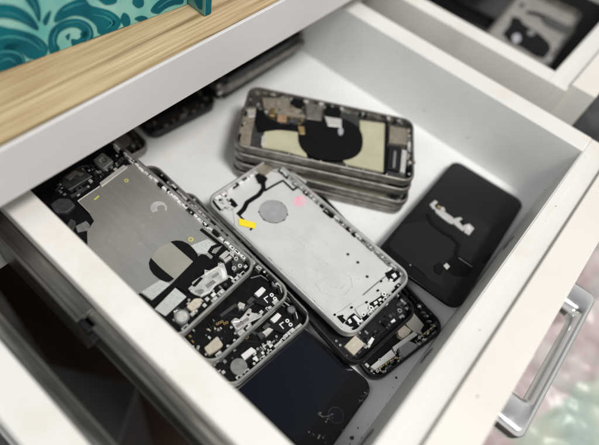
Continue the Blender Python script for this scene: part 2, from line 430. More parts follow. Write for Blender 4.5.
def screws(rt, pts, z, r=.85, mm='shield', hole='black_matte'):
    for x, y in pts:
        mb = MB(); mb.cyl(x, y, r, z, z + .45, mm, 14, .15); mb.cyl(x, y, r * .42, z + .44, z + .5, hole, 8, .02); mb.build('screw', rt)
def round_poly(p, r=.5):
    if len(p) > 16: return p
    out = []; n = len(p)
    for i in range(n):
        a, b, c = Vector(p[i - 1]), Vector(p[i]), Vector(p[(i + 1) % n])
        d1, d2 = (a - b), (c - b); k1 = min(r, d1.length * .3); k2 = min(r, d2.length * .3)
        q1 = b + d1.normalized() * k1; q2 = b + d2.normalized() * k2
        out += [tuple(q1), tuple(b * .5 + (q1 + q2) * .25), tuple(q2)]
    return out
def piece(rt, name, poly, z0, z1, m, ch=.15, label=None):
    poly = [(q[0], q[1]) for q in poly]
    if name not in ('steel_plate', 'plate'): poly = round_poly(poly, 1.3 if name in ('speaker_box', 'sensor_module', 'foam_pad', 'cream_plate', 'coil_pad') else .5)
    mb = MB(); mb.prism(poly, z0, z1, m, ch); return mb.build(name, rt, 35, label)
def scatter(poly, n, z0, mats, smin=.5, smax=1.6, h=(.3, 1.0), seed=3, rot=0.):
    """tiny soldered components inside a polygon; goes into one board mesh"""
    rnd = random.Random(seed); mb = MB()
    xs = [p[0] for p in poly]; ys = [p[1] for p in poly]
    def inside(x, y):
        c = False
        for i in range(len(poly)):
            (x1, y1), (x2, y2) = poly[i - 1], poly[i]
            if (y1 > y) != (y2 > y) and x < (x2 - x1) * (y - y1) / (y2 - y1 + 1e-9) + x1: c = not c
        return c
    k = 0; tries = 0
    while k < n and tries < n * 30:
        tries += 1
        x = rnd.uniform(min(xs), max(xs)); y = rnd.uniform(min(ys), max(ys))
        if not inside(x, y): continue
        a, b = rnd.uniform(smin, smax) / 2, rnd.uniform(smin, smax) / 2
        p = [(-a, -b), (a, -b), (a, b), (-a, b)]; ca, sa = math.cos(rot), math.sin(rot)
        p = [(x + u * ca - v * sa, y + u * sa + v * ca) for u, v in p]
        mb.prism(p, z0 + rnd.uniform(0, .05), z0 + rnd.uniform(*h), rnd.choice(mats), .08); k += 1
    return mb

# ------------------------------------------------------------------ A1: top silver housing of the left stack
WA, LA = 78., 157.
PA1 = pose(109.3, 168.0, 33.5, 0.9, 3.0)
a1 = housing(WA, LA, 'stripped_phone', 'silver phone frame on top of the left stack, inner steel plate with black round pad', PA1, 'alu', 'housing_black')
T = Tracer(PA1, 2.6)
a_ = (30, 140, 5.93); b_ = (130, 230, 4.238); c8 = (60, 140, 2.78); d_ = (70, 200, 5.93)
U = T(FULL, [(78, 201), (127, 165)])
UL = T(FULL, [(89, 212.5), (94, 221), (87, 231), (97, 247)])
bot = T(b_, [(388, 66), (345, 120), (92, 320)])
plate = [U[0], (U[1][0], U[1][1]), (WA / 2 - 3.4, U[1][1] - 3), (WA / 2 - 3.4, bot[0][1]), bot[1], bot[2], (-WA / 2 + 3.4, UL[3][1]), UL[2], UL[1], UL[0]]
piece(a1, 'steel_plate', plate, 1.1, 2.6, 'plate_silver', .12)
piece(a1, 'edge_strip', T(a_, [(412, 255), (555, 148), (580, 160), (425, 275)], 3), 2.55, 3.3, 'shield', .15)
mb = MB(); mb.ribbon(T(a_, [(283, 362), (350, 316), (412, 275)]), .55, 2.55, 3.0, 'shield', .1); mb.ribbon(T(a_, [(283, 362), (352, 430)]), .5, 2.55, 3.0, 'shield', .1); mb.build('plate_rim', a1)
# wireless coil pad
piece(a1, 'coil_pad', T(b_, [(88, 120), (105, 92), (130, 70), (172, 52), (215, 80), (270, 135), (230, 175), (187, 207), (150, 180)]), 2.55, 2.8, 'coil_centre', .05)
piece(a1, 'coil_tape', T(b_, [(88, 118), (80, 140), (84, 165), (98, 187), (125, 209), (152, 220), (168, 221), (187, 207), (150, 178), (118, 150)]), 2.6, 3.0, 'black_matte', .06)
piece(a1, 'coil_tape', T(b_, [(172, 50), (195, 45), (220, 47), (248, 60), (272, 84), (288, 106), (289, 120), (270, 136), (238, 108), (205, 80)]), 2.6, 3.0, 'black_matte', .06)
piece(a1, 'flex_cable', T(b_, [(38, 268), (50, 270), (92, 300), (180, 225), (290, 112), (302, 103), (322, 106), (358, 138), (330, 160), (262, 225), (248, 262), (232, 262), (196, 240), (92, 330), (35, 282)]), 2.58, 3.1, 'black_matte', .08)
mb = MB(); mb.ribbon(T(b_, [(300, -3), (345, 32), (384, 62), (350, 74), (338, 92), (362, 112)]), 2.4, 2.58, 3.1, 'black_matte', .08); mb.build('flex_cable', a1)
piece(a1, 'printed_label', T(b_, [(258, 66), (330, 38), (372, 68), (340, 80), (332, 95), (318, 100), (286, 98)]), 2.57, 2.72, 'label_pale', .03)
piece(a1, 'printed_label', T(b_, [(104, 336), (192, 246), (240, 284), (150, 366)]), 2.57, 3.0, 'label_pale', .03)
piece(a1, 'printed_label', T(b_, [(48, 262), (128, 212), (176, 232), (95, 296)]), 2.57, 2.72, 'label_pale', .03)
# dock bracket
br = piece(a1, 'dock_bracket', T(b_, [(245, 245), (265, 232), (262, 222), (315, 186), (316, 164), (335, 172), (372, 152), (373, 136), (398, 140), (410, 175), (416, 205), (362, 235), (340, 265), (305, 282), (275, 272), (258, 262)], 4.2), 2.6, 4.3, 'shield', .25)
mb = MB(); mb.ribbon(T(b_, [(318, 190), (372, 158), (402, 168)], 4.4), .5, 4.25, 4.5, 'shield_white', .1); mb.ribbon(T(b_, [(366, 228), (336, 262), (300, 276)], 4.4), .6, 4.25, 4.5, 'shield_white', .1); mb.prism(T(b_, [(384, 164), (402, 174), (408, 200), (392, 206)], 4.4), 4.25, 4.55, 'shield_white', .1); mb.build('pressed_rib', br)
piece(br, 'slot', T(b_, [(344, 196), (372, 178), (380, 188), (352, 206)], 4.3), 4.28, 4.36, 'grey_part', .02)
piece(br, 'slot', T(b_, [(262, 236), (298, 199), (311, 204), (276, 242)], 4.3), 4.28, 4.36, 'black_matte', .02)
piece(br, 'grey_cap', T(b_, [(318, 235), (352, 212), (366, 222), (330, 248)], 4.3), 4.28, 4.6, 'grey_part', .05)
piece(br, 'grey_cap', T(b_, [(272, 260), (300, 250), (315, 256), (300, 276)], 4.3), 4.28, 4.7, 'grey_part', .05)
screws(a1, T(b_, [(258, 254), (326, 178), (384, 142), (250, 297), (352, 258), (418, 197)], 4.3), 4.25)
piece(a1, 'foam_pad', T(b_, [(238, 325), (274, 290), (304, 290), (300, 320), (262, 345)], 4.), 2, 4.4, 'foam', .3)
cx, cy = T(b_, [(220, 368)], 4.)[0]
mb = MB(); mb.cyl(cx, cy, 4.9, 1.1, 4.6, 'grey_part', 28, .4); mb.cyl(cx, cy, 3.6, 4.6, 4.75, 'shield', 24, .1); mb.build('vibration_motor', a1)
mb = MB()
for q in [[(378, 112), (408, 86), (424, 96), (396, 124)], [(424, 86), (442, 92), (440, 116), (424, 104)], [(396, 126), (424, 108), (432, 118), (404, 138)]]: mb.prism(T(b_, q, 4), 1.5, 4.4, 'shield', .25)
mb.prism(T(b_, [(430, 130), (470, 120), (486, 150), (440, 182)], 3), 1.2, 3.2, 'dark_part', .2)
mb.build('socket_block', a1)
for q in ((450, 122), (441, 162), (466, 152)):
    x, y = T(b_, [q], 4)[0]; mb = MB(); mb.ringz(x, y, .7, 1.5, 3, 4.4, 'shield'); mb.build('screw_post', a1)
screws(a1, T(b_, [(436, 84), (466, 74), (352, 92)], 4), 3.6)
mb = MB(); mb.cyl(*T(b_, [(468, 76)], 4)[0], 2.3, 1.2, 4.2, 'speaker_mesh', 20, .3); mb.build('speaker', a1)
scatter(T(b_, [(130, 395), (250, 300), (330, 290), (490, 150), (500, 180), (210, 420)], 2), 34, 1.15, ['shield', 'grey_part', 'dark_part', 'shield_white', 'black_plastic'], .9, 3.4, (.3, 1.8), 5).build('dock_board', a1)
# upper end: camera and sensor modules in the black well
md = piece(a1, 'camera_module', T(a_, [(198, 222), (280, 168), (312, 172), (370, 214), (236, 300), (185, 268)], 4), 1.1, 4.4, 'dark_part', .4)
mb = MB(); mb.prism(T(a_, [(208, 222), (268, 180), (318, 198), (300, 214), (272, 204), (238, 238)], 4.6), 4.4, 4.9, 'grey_part', .1); mb.ribbon(T(a_, [(228, 296), (368, 214)], 4.5), .5, 4.38, 4.7, 'grey_part', .05); mb.build('module_cover', md)
md2 = piece(a1, 'sensor_module', T(a_, [(374, 118), (430, 72), (496, 124), (436, 172), (404, 152)], 4.5), 1.1, 4.8, 'grey_part', .5)
piece(a1, 'speaker_box', T(a_, [(118, 382), (172, 345), (232, 348), (270, 385), (222, 430), (152, 432)], 3.6), 1.1, 4.0, 'dark_part', .6)
piece(a1, 'speaker_box', T(d_, [(-20, 150), (5, 108), (36, 128), (20, 178), (-10, 190)], 3.4), 1.1, 3.8, 'dark_part', .5)
piece(a1, 'gasket', T(d_, [(30, 150), (100, 120), (120, 150), (110, 180), (40, 190)], 2.4), 1.1, 2.5, 'grey_part', .4)
scatter(T(a_, [(160, 250), (330, 140), (520, 80), (575, 130), (420, 240), (280, 350), (190, 340)], 2), 80, 1.15, ['grey_part', 'dark_part', 'dark_part', 'shield', 'black_plastic'], .6, 2.6, (.3, 2.2), 6).build('upper_board', a1)
screws(a1, T(a_, [(345, 276), (515, 92), (350, 180), (180, 262)], 3.5), 3.3)
mb = MB(); mb.ribbon(T(a_, [(150, 300), (185, 262), (205, 215), (290, 160), (340, 150)], 3), 1.0, 1.1, 3.2, 'dark_part', .1); mb.build('flex_cable', a1)
mb = MB(); mb.ribbon(T(a_, [(372, 112), (352, 150), (366, 190), (392, 214)], 3), 1.6, 1.1, 3.0, 'black_plastic', .1); mb.build('flex_cable', a1)
mb = MB(); mb.ribbon(T(a_, [(240, 330), (300, 300), (352, 268)], 3), 2.2, 1.1, 2.4, 'dark_part', .1); mb.build('flex_cable', a1)
mb = MB(); mb.ringz(*T(a_, [(442, 120)], 5)[0], 1.2, 1.9, 4.7, 5.1, 'dark_part', 24); mb.build('sensor_window', md2)
piece(a1, 'printed_label', T(a_, [(404, 118), (430, 98), (446, 112), (420, 134)], 4.9), 4.8, 4.86, 'label_pale', .02)
# marks on the plate
mk = []
cx, cy = T(FULL, [(158.8, 208)])[0]
for i in range(19):
    a = math.radians(-70 + 250 * i / 18); mk.append((cx + 5.8 * math.cos(a), cy + 5.8 * math.sin(a)))
for i in range(18, -1, -1):
    a = math.radians(-70 + 250 * i / 18); mk.append((cx + 1.0 + 2.8 * math.cos(a), cy - 1.2 + 2.8 * math.sin(a)))
piece(a1, 'round_mark', mk, 2.58, 2.68, 'white_mark', .02)
piece(a1, 'ink_mark', T(a_, [(376, 352), (404, 328), (414, 334), (386, 358)]), 2.58, 2.68, 'yellow_ink', .02)
mb = MB(); mb.ringz(*T(b_, [(258, 40)])[0], .9, 1.9, 2.58, 2.72, 'yellow_ink'); mb.build('ink_mark', a1)
mb = MB(); mb.ringz(*T(a_, [(572, 240)])[0], .7, 1.6, 2.58, 2.7, 'yellow_ink'); mb.build('ink_mark', a1)
rnd = random.Random(8); mb = MB()
for q in [(285, 290), (262, 370), (420, 260), (300, 215), (480, 105), (440, 150), (350, 300), (240, 250), (390, 200)]:
    x, y = T(d_, [q])[0]; a = rnd.uniform(.25, .5); mb.ribbon([(x, y), (x + rnd.uniform(-.5, .5), y + rnd.uniform(.6, 1.8))], a, 2.58, 2.66, 'white_mark', .02)
mb.build('scratch_marks', a1)
greeble_edge(WA, LA, 'right', -66, 66, 34, ['alu_light', 'shield', 'shield_white', 'shield_white', 'black_plastic', 'black_plastic', 'dark_part'], 1.2, 6.6, (.7, 2.0), 21).build('edge_clips', a1)
edge_rail(a1, WA, LA, 'bottom', -WA / 2 + 9, WA / 2 - 9, 9, 3.2, 4.8, 331)
edge_rail(a1, WA, LA, 'right', -LA / 2 + 10, LA / 2 - 14, 26, 2.2, 5.4, 332, 'shield_white')
greeble_edge(WA, LA, 'top', -30, 30, 10, ['grey_part', 'dark_part', 'black_plastic'], 1.2, 5.0, (.7, 2.2), 23).build('edge_clips', a1)
side_keys(a1, WA, ((1, 20, 32), (1, 36, 46), (-1, 20, 40)), 'alu')

# ------------------------------------------------------------------ A2, A3: housings below, dark inside
g_ = (180, 270, 3.708)
def lower_kit(rt, T, W, L, dx, dy, second):
    sh = lambda pts: [(x + dx, y + dy) for x, y in pts]
    g = lambda pts, w=3.: T(g_, sh(pts), w)
    piece(rt, 'speaker_block', g([(268, 118), (318, 82), (372, 96), (378, 112), (322, 142)]), 1.1, 4.2, 'black_plastic', .3)
    mb = MB(); mb.ribbon(g([(326, 122), (312, 106), (326, 97)], 4.2), .8, 4.19, 4.35, 'shield_white', .03); mb.build('bracket_mark', rt)
    for q in ((340, 93), (352, 107)):
        x, y = g([q], 4.2)[0]; mb = MB(); mb.ringz(x, y, .6, 1.4, 4.1, 4.5, 'shield_white'); mb.build('screw_post', rt)
    x, y = g([(355, 52)], 4)[0]
    mb = MB(); mb.cyl(x, y, 2.7, 1.1, 4.6, 'speaker_mesh', 24, .3); mb.ringz(x, y, 2.7, 3.2, 3, 4.8, 'dark_part'); mb.build('speaker', rt)
    piece(rt, 'connector_cap', g([(274, 86), (304, 63), (320, 76), (292, 106)]), 1.1, 3.8, 'shield_white', .25)
    piece(rt, 'black_cap', g([(244, 116), (266, 98), (282, 110), (256, 132)]), 1.1, 4.0, 'dark_part', .3)
    mb = MB(); mb.ribbon(g([(328, 22), (352, 40), (372, 62), (378, 84)], 4), .8, 3.2, 4.2, 'shield', .1); mb.ribbon(g([(262, 30), (300, 20), (330, 40)], 3), .8, 2.4, 3.2, 'grey_part', .1); mb.build('antenna_wire', rt)
    scatter(g([(210, 215), (290, 160), (372, 100), (380, 120), (300, 180), (220, 240)], 2), 30, 1.15, ['shield', 'shield_white', 'grey_part', 'black_plastic', 'dark_part'], .9, 3.8, (.5, 2.4), 31 + second).build('dock_board', rt)
    scatter(g([(30, 230), (120, 180), (200, 200), (180, 250), (60, 310)], 2), 26, 1.15, ['dark_part', 'grey_part', 'black_plastic', 'shield', 'gold'], .6, 2.2, (.5, 2.4), 41 + second).build('small_board', rt)
    greeble_edge(W, L, 'right', -66, 62, 20, ['alu_light', 'shield', 'shield_white', 'black_plastic', 'black_plastic'], 1.2, 6.8, (.7, 1.9), 51 + second).build('edge_clips', rt)
    greeble_edge(W, L, 'bottom', -31, 31, 6, ['alu_light', 'shield', 'black_plastic', 'black_plastic'], 1.2, 5.8, (.7, 2.4), 61 + second).build('edge_clips', rt)
    greeble_edge(W, L, 'top', -31, 31, 12, ['shield', 'grey_part', 'black_plastic', 'dark_part'], 1.2, 5.8, (.9, 3.0), 71 + second).build('edge_clips', rt)
    edge_rail(rt, W, L, 'bottom', -W / 2 + 9, W / 2 - 9, 9, 3.4, 4.6, 301 + second)
    edge_rail(rt, W, L, 'right', -L / 2 + 10, L / 2 - 20, 20, 2.6, 5.6, 311 + second)
    edge_rail(rt, W, L, 'top', -W / 2 + 9, W / 2 - 9, 8, 4.4, 4.8, 321 + second)
    piece(rt, 'side_flex', g([(372, 60), (384, 90), (376, 118), (360, 128), (352, 118), (366, 96), (360, 66)]), 1.1, 3.4, 'black_plastic', .2)
    mb = MB(); mb.ribbon(g([(150, 170), (205, 130), (236, 146), (300, 100)], 2), 2.2, 1.1, 1.9, 'dark_part', .1); mb.ribbon(g([(110, 215), (180, 165), (226, 170)], 2), 1.2, 1.1, 1.7, 'black_plastic', .1); mb.build('flex_cable', rt)
    if not second:
        k = piece(rt, 'dock_bracket', g([(188, 192), (204, 178), (222, 184), (256, 142), (268, 148), (262, 160), (286, 164), (300, 176), (262, 196), (206, 226)]), 1.1, 3.8, 'shield', .25)
        mb = MB(); mb.ribbon(g([(196, 190), (222, 186), (262, 147)], 4), 1.1, 3.7, 4.5, 'shield', .15); mb.ribbon(g([(212, 222), (262, 190), (298, 174)], 4), 1.3, 3.7, 4.5, 'shield', .15); mb.ribbon(g([(244, 160), (258, 168)], 4), 1.6, 3.75, 3.9, 'black_matte', .02); mb.ribbon(g([(224, 190), (236, 200)], 4), 1.2, 3.75, 3.9, 'black_matte', .02); mb.build('clip_bar', k)
        piece(k, 'grey_cap', g([(206, 206), (252, 176), (258, 184), (212, 216)], 3.8), 3.79, 4.2, 'grey_part', .08)
        piece(rt, 'foam_pad', g([(88, 290), (102, 280), (138, 246), (160, 280), (150, 290), (106, 318)]), 1.1, 4.3, 'foam', .4)
        piece(rt, 'clip', g([(212, 128), (222, 118), (244, 130), (236, 146), (216, 146)]), 1.1, 4.2, 'shield', .3)
        mb = MB()
        for i in range(5):
            x, y = g([(138 + i * 9, 200 - 4 * (i % 3))], 3.)[0]; mb.ringz(x, y, .5, .9, 2.2, 3. + .2 * i, 'gold', 12)
        mb.build('spring_contacts', rt)
        screws(rt, g([(205, 234), (190, 212), (304, 168), (66, 290), (96, 312), (68, 284), (262, 205)], 4), 3.6)
    else:
        piece(rt, 'lever_strip', g([(238, 142), (268, 120), (328, 88), (336, 98), (298, 116), (262, 152)]), 1.1, 3.7, 'shield', .2)
        piece(rt, 'black_cap', g([(224, 140), (244, 132), (262, 150), (240, 166)]), 1.1, 4.1, 'dark_part', .3)
        piece(rt, 'connector_cap', g([(166, 218), (208, 190), (226, 206), (178, 242)]), 1.1, 4.1, 'shield_white', .3)
        x, y = g([(160, 262)], 4)[0]; mb = MB(); mb.cyl(x, y, 5.6, 1.1, 4.3, 'grey_part', 28, .4); mb.build('vibration_motor', rt)
        x, y = g([(188, 152)], 3)[0]; mb = MB(); mb.ringz(x, y, 1., 1.6, 2, 3.2, 'gold'); mb.build('spring_contacts', rt)
        screws(rt, g([(230, 196), (216, 214), (268, 170), (300, 150), (250, 180)], 4), 3.6)

PA2 = pose(120.6, 139.5, 17.9, -2.2, 1.6)
a2 = housing(WA, 151, 'stripped_phone', 'dark hollow silver phone frame second from the top of the left stack, beige pad inside', PA2, 'alu', 'housing_black')
lower_kit(a2, Tracer(PA2, 3), WA, 151, 0, 0, 0)
PA3 = pose(124.6, 114.5, 9.0, -5.6, 0.6)
a3 = housing(WA, 141, 'stripped_phone', 'lowest silver phone frame of the left stack, lying on the black phone', PA3, 'alu', 'housing_black')
lower_kit(a3, Tracer(PA3, 3), WA, 141, 58, 96, 1)
side_keys(a2, WA, ((1, 20, 32), (1, 36, 46)), 'alu'); side_keys(a3, WA, ((1, 20, 32), (1, 36, 46)), 'alu')

# ------------------------------------------------------------------ B: phone with dark screen and round button
PB = pose(115.5, 50.5, .1, 2.0)
bph = root('phone', 'black phone with dark navy screen and round button, cracked corner, under the left stack', 'phone', PB)
TB = Tracer(PB, 7.4)
WB, LB = 67., 138.
mb = frame_mb(WB, LB, 9.5, 7.2, 'frame_black'); mb.build('frame', bph, 50)
mb = MB(); mb.prism(rrect(WB - 5.2, LB - 5.2, 7), .2, 6.4, 'housing_black', .1); mb.build('body', bph)
p = rrect(WB - 3.4, LB - 3.4, 8.2, 12); mb = MB(); mb.prism(p, 6.4, 7.55, 'glass_black', .35); fg = mb.build('front_glass', bph)
mb = MB(); mb.prism(rrect(58.6, 104, .3, 2), 7.55, 7.6, 'glass_navy', .02); mb.build('display', fg)
mb = MB(); hb = -LB / 2 + 9.3
mb.ringz(0, hb, 4.7, 5.0, 7.5, 7.6, 'button_ring', 36); mb.cyl(0, hb, 4.7, 7.5, 7.58, 'glass_navy', 36, .03); mb.build('home_button', bph)
r3 = (200, 295, 2.965)
rnd = random.Random(4); mb = MB()
for c, k, sp_ in (((356, 356), 8, 7), ((372, 366), 6, 10), ((492, 292), 9, 9), ((478, 316), 5, 8), ((385, 358), 4, 8), ((362, 428), 6, 12), ((440, 400), 5, 22), ((330, 410), 4, 9)):
    for i in range(k):
        x, y = TB(r3, [(c[0] + rnd.uniform(-sp_, sp_), c[1] + rnd.uniform(-sp_, sp_))])[0]
        a0 = rnd.uniform(0, 6.28); rr = rnd.uniform(.12, .5); nn = rnd.choice((3, 4, 5))
        mb.prism([(x + rr * rnd.uniform(.5, 1.7) * math.cos(a0 + 6.283 * j / nn), y + rr * rnd.uniform(.4, 1.2) * math.sin(a0 + 6.283 * j / nn)) for j in range(nn)], 7.56, 7.61, rnd.choice(['crack_white', 'grey_part', 'grey_part']), .005)
for q in [[(498, 280), (493, 296), (480, 312), (468, 322)], [(500, 292), (484, 300), (474, 300)], [(354, 356), (366, 362), (384, 358), (398, 352)], [(500, 300), (488, 322), (480, 330)]]:
    mb.ribbon(TB(r3, q), .09, 7.56, 7.61, 'crack_white', .005)
mb.build('glass_cracks', fg)

# ------------------------------------------------------------------ C3 (bottom) and C2 (middle) of the centre stack
q_ = (330, 290, 4.687)
PC3 = pose(203.0, 47.6, .4, -12.0)
c3 = housing(73, 147, 'stripped_phone', 'black phone frame with gold contacts and circuit boards, lowest of the centre stack', PC3, 'frame_black', 'housing_black')
T = Tracer(PC3, 4.)
piece(c3, 'battery_cover', T(q_, [(345, 152), (392, 104), (440, 165), (424, 192), (436, 212), (400, 200), (376, 182)]), 1.1, 4.6, 'coil_centre', .25)
piece(c3, 'shield_can', T(q_, [(312, 188), (342, 160), (382, 194), (366, 212), (338, 230), (318, 214)]), 1.1, 5.2, 'foam', .3)
piece(c3, 'circuit_board', T(q_, [(186, 358), (288, 278), (308, 308), (210, 376)]), 1.1, 4.6, 'shield_white', .25)
piece(c3, 'connector_block', T(q_, [(320, 268), (366, 234), (414, 258), (404, 280), (352, 320), (334, 300)]), 1.1, 4.4, 'grey_pad', .3)
piece(c3, 'flex_bracket', T(q_, [(290, 270), (392, 196), (410, 212), (330, 268), (300, 290)]), 2.0, 5.0, 'shield', .2)
mb = MB()
for i in range(13):
    t = i / 12; a = (222 + 88 * t, 370 - 56 * t)
    mb.prism(T(q_, [(a[0] - 3, a[1] - 2), (a[0] + 2, a[1] - 5), (a[0] + 4, a[1] + 4), (a[0] - 1, a[1] + 7)]), 1.2, 3.4 + (i % 3) * .4, 'gold' if i % 3 else 'shield', .1)
for i in range(11):
    t = i / 10; a = (418 + 72 * t, 224 - 58 * t)
    mb.prism(T(q_, [(a[0] - 3, a[1] - 2), (a[0] + 2, a[1] - 5), (a[0] + 4, a[1] + 3), (a[0] - 1, a[1] + 6)]), 1.2, 3.6 + (i % 2) * .4, 'gold' if i % 2 else 'shield', .1)
mb.build('gold_contacts', c3)
mb = MB()
for c in ((438, 104), (452, 122), (466, 144), (484, 162)):
    x, y = T(q_, [c])[0]; mb.prism(rrect(3.4, 2.6, 1.0, 4, x, y), 1.1, 4.2, 'shield', .4)
mb.build('vibration_parts', c3)
mb = MB(); mb.prism(T(q_, [(160, 348), (172, 340), (186, 356), (178, 366)]), 1.1, 4, 'shield', .2); mb.build('clip', c3)
screws(c3, T(q_, [(204, 396), (234, 328), (306, 282), (222, 380), (420, 222)], 4.6), 4.4, 1.1, 'shield_white')
scatter(T(q_, [(180, 380), (300, 300), (420, 220), (500, 150), (500, 175), (330, 330), (215, 405)], 2), 60, 1.15, ['gold', 'shield', 'grey_part', 'dark_part', 'shield_white'], .5, 1.6, (.5, 2.6), 81).build('dock_board', c3)
greeble_edge(73, 147, 'right', -68, 66, 24, ['frame_black', 'dark_part', 'black_plastic', 'grey_part'], 1.2, 6.4, (.7, 1.8), 82).build('edge_clips', c3)
edge_rail(c3, 73, 147, 'bottom', -27, 27, 9, 2.0, 3.4, 371, 'grey_part')
edge_rail(c3, 73, 147, 'right', -60, 60, 16, 2.2, 5, 372, 'dark_part')
greeble_edge(73, 147, 'bottom', -30, 30, 12, ['frame_black', 'dark_part', 'gold', 'grey_part'], 1.2, 4.4, (.7, 1.6), 83).build('edge_clips', c3)

PC2 = pose(190.3, 67.0, 8.4, -7.3)
c2 = housing(69.5, 146, 'stripped_phone', 'black phone frame with square beige pad, in the middle of the centre stack', PC2, 'frame_black', 'housing_black')
T = Tracer(PC2, 4.)
piece(c2, 'inner_cover', rrect(63, 134, 6), 1.1, 2.4, 'black_plastic', .2)
piece(c2, 'square_pad', T(q_, [(64, 262), (120, 210), (166, 256), (110, 310)]), 2.4, 4.6, 'foam', .4, 'square beige grey pad')
mb = MB(); mb.prism(T(q_, [(176, 248), (196, 220), (208, 230), (192, 258)]), 2.4, 4.4, 'shield_white', .2); mb.prism(T(q_, [(172, 262), (184, 250), (192, 262), (184, 272)]), 2.4, 4, 'shield', .2); mb.prism(T(q_, [(283, 148), (300, 134), (308, 146), (292, 154)]), 2.4, 4.4, 'shield_white', .2); mb.prism(T(q_, [(312, 20), (330, 8), (334, 18), (318, 34)]), 2.4, 4.8, 'shield_white', .2); mb.build('clip', c2)
for c in ((327, 97), (372, 62)):
    x, y = T(q_, [c])[0]; mb = MB(); mb.ringz(x, y, .8, 1.7, 2.4, 4.2, 'grey_part'); mb.build('screw_post', c2)
piece(c2, 'black_cap', T(q_, [(240, 150), (262, 140), (280, 156), (256, 174)]), 2.4, 4.6, 'black_matte', .3)
screws(c2, T(q_, [(48, 258), (168, 268), (30, 238), (140, 200), (212, 214)], 3), 2.6)
scatter(T(q_, [(20, 230), (120, 320), (390, 90), (380, 60), (300, 60), (200, 180)], 2), 36, 2.35, ['dark_part', 'black_matte', 'grey_part', 'dark_part'], .8, 3.0, (.3, 1.6), 91).build('dock_board', c2)
greeble_edge(69.5, 146, 'right', -68, 66, 26, ['frame_black', 'dark_part', 'grey_part', 'shield'], 1.2, 6.4, (.7, 1.8), 92).build('edge_clips', c2)
greeble_edge(69.5, 146, 'left', -68, 66, 22, ['frame_black', 'dark_part', 'grey_part', 'black_plastic'], 1.2, 6.4, (.7, 1.8), 93).build('edge_clips', c2)

# ------------------------------------------------------------------ C1: white housing on the centre stack
PC1 = pose(198.5, 85.0, 16.4, -4.0)
WC, LC = 73., 149.
c1 = housing(WC, LC, 'stripped_phone', 'silver phone frame with white inner plate and grey round pad, atop the centre stack', PC1, 'alu_light', 'plate_white')
T = Tracer(PC1, 2.)
h_ = (205, 150, 5.93); k_ = (325, 250, 4.94); m_ = (190, 150, 3.94); n_ = (280, 210, 3.94)
top = T(h_, [(160, 300), (345, 215), (460, 178), (560, 235)])
lo = T(k_, [(60, 325), (312, 112)])
piece(c1, 'plate', [(-WC / 2 + 3.5, T(m_, [(190, 300)])[0][1]), top[0], top[1], top[2], (WC / 2 - 3.5, top[3][1]), (WC / 2 - 3.5, lo[1][1]), lo[1], lo[0], (-WC / 2 + 3.5, lo[0][1])], 1.1, 2.0, 'plate_white', .15)
piece(c1, 'camera_block', T(h_, [(302, 104), (318, 88), (360, 62), (385, 70), (410, 96), (380, 122), (345, 142), (318, 130)], 5), 1.1, 5.2, 'tan_part', .6)
mb = MB()
mb.ribbon(T(h_, [(330, 130), (342, 170), (348, 228), (318, 268), (250, 312), (230, 352), (196, 386)]), 3.6, 2.0, 2.6, 'black_matte', .1)
mb.prism(T(h_, [(296, 150), (330, 128), (372, 168), (352, 200), (318, 196)], 2.6), 1.9, 2.75, 'black_matte', .1)
mb.ribbon(T(h_, [(352, 244), (405, 212), (462, 182), (522, 238), (548, 222)]), 1.7, 2.0, 2.55, 'black_matte', .1)
mb.ribbon(T(h_, [(196, 380), (222, 408), (280, 462), (268, 476)]), 1.5, 2.0, 2.55, 'black_matte', .1)
mb.prism(T(h_, [(136, 300), (156, 286), (178, 306), (196, 330), (176, 344), (150, 322)]), 1.9, 2.5, 'black_matte', .1)
mb.build('flex_cable', c1)
mb = MB(); mb.ribbon(T(h_, [(50, 282), (120, 224), (200, 184), (268, 150)], 3), 2.2, 1.2, 2.6, 'black_matte', .1)
mb.ribbon(T(h_, [(44, 292), (66, 322), (92, 352)], 3), 1.6, 1.2, 2.6, 'black_matte', .1); mb.build('edge_gasket', c1)
piece(c1, 'yellow_tape', T(m_, [(192, 268), (262, 288), (256, 310), (194, 296)], 2.7), 2.62, 2.75, 'yellow_tape', .03, 'yellow tape')
cc = T(m_, [(328, 242), (262, 242), (394, 242), (328, 188), (328, 296)])
ru = 11.0
piece(c1, 'round_pad', [(cc[0][0] + ru * math.cos(2 * math.pi * i / 40), cc[0][1] + ru * math.sin(2 * math.pi * i / 40)) for i in range(40)], 2.0, 2.35, 'grey_pad', .08)
rnd = random.Random(17); mb = MB()
for i in range(9):
    a = rnd.uniform(0, 6.28); mb.cyl(cc[0][0] + ru * 1.02 * math.cos(a), cc[0][1] + ru * 1.02 * math.sin(a), rnd.uniform(.35, .8), 2.0, 2.3, 'dark_part', 8, .05)
for i in range(28):
    a = 2 * math.pi * i / 40 + 2.4; a2_ = a + .17
    mb.ribbon([(cc[0][0] + ru * math.cos(a), cc[0][1] + ru * math.sin(a)), (cc[0][0] + ru * math.cos(a2_), cc[0][1] + ru * math.sin(a2_))], .3, 2.0, 2.4, 'dark_part', .02)
mb.build('pad_rim', c1)
cp = T(m_, [(432, 200)])[0]
piece(c1, 'pink_stamp', [(cp[0] + 6.2 * math.cos(t) + .4 * math.sin(3 * t), cp[1] + 4.6 * math.sin(t) + .3 * math.cos(2 * t)) for t in [2 * math.pi * i / 28 for i in range(28)]], 2.0, 2.06, 'pink_ink', .02, 'pink smudge')
for c in ((113, 22), (162, 62), (208, 132)):
    x, y = T(k_, [c])[0]; mb = MB(); mb.ringz(x, y, .75, 1.25, 2., 2.35, 'grey_part'); mb.cyl(x, y, .76, 2., 2.12, 'black_matte', 12, .02); mb.build('screw_post', c1)
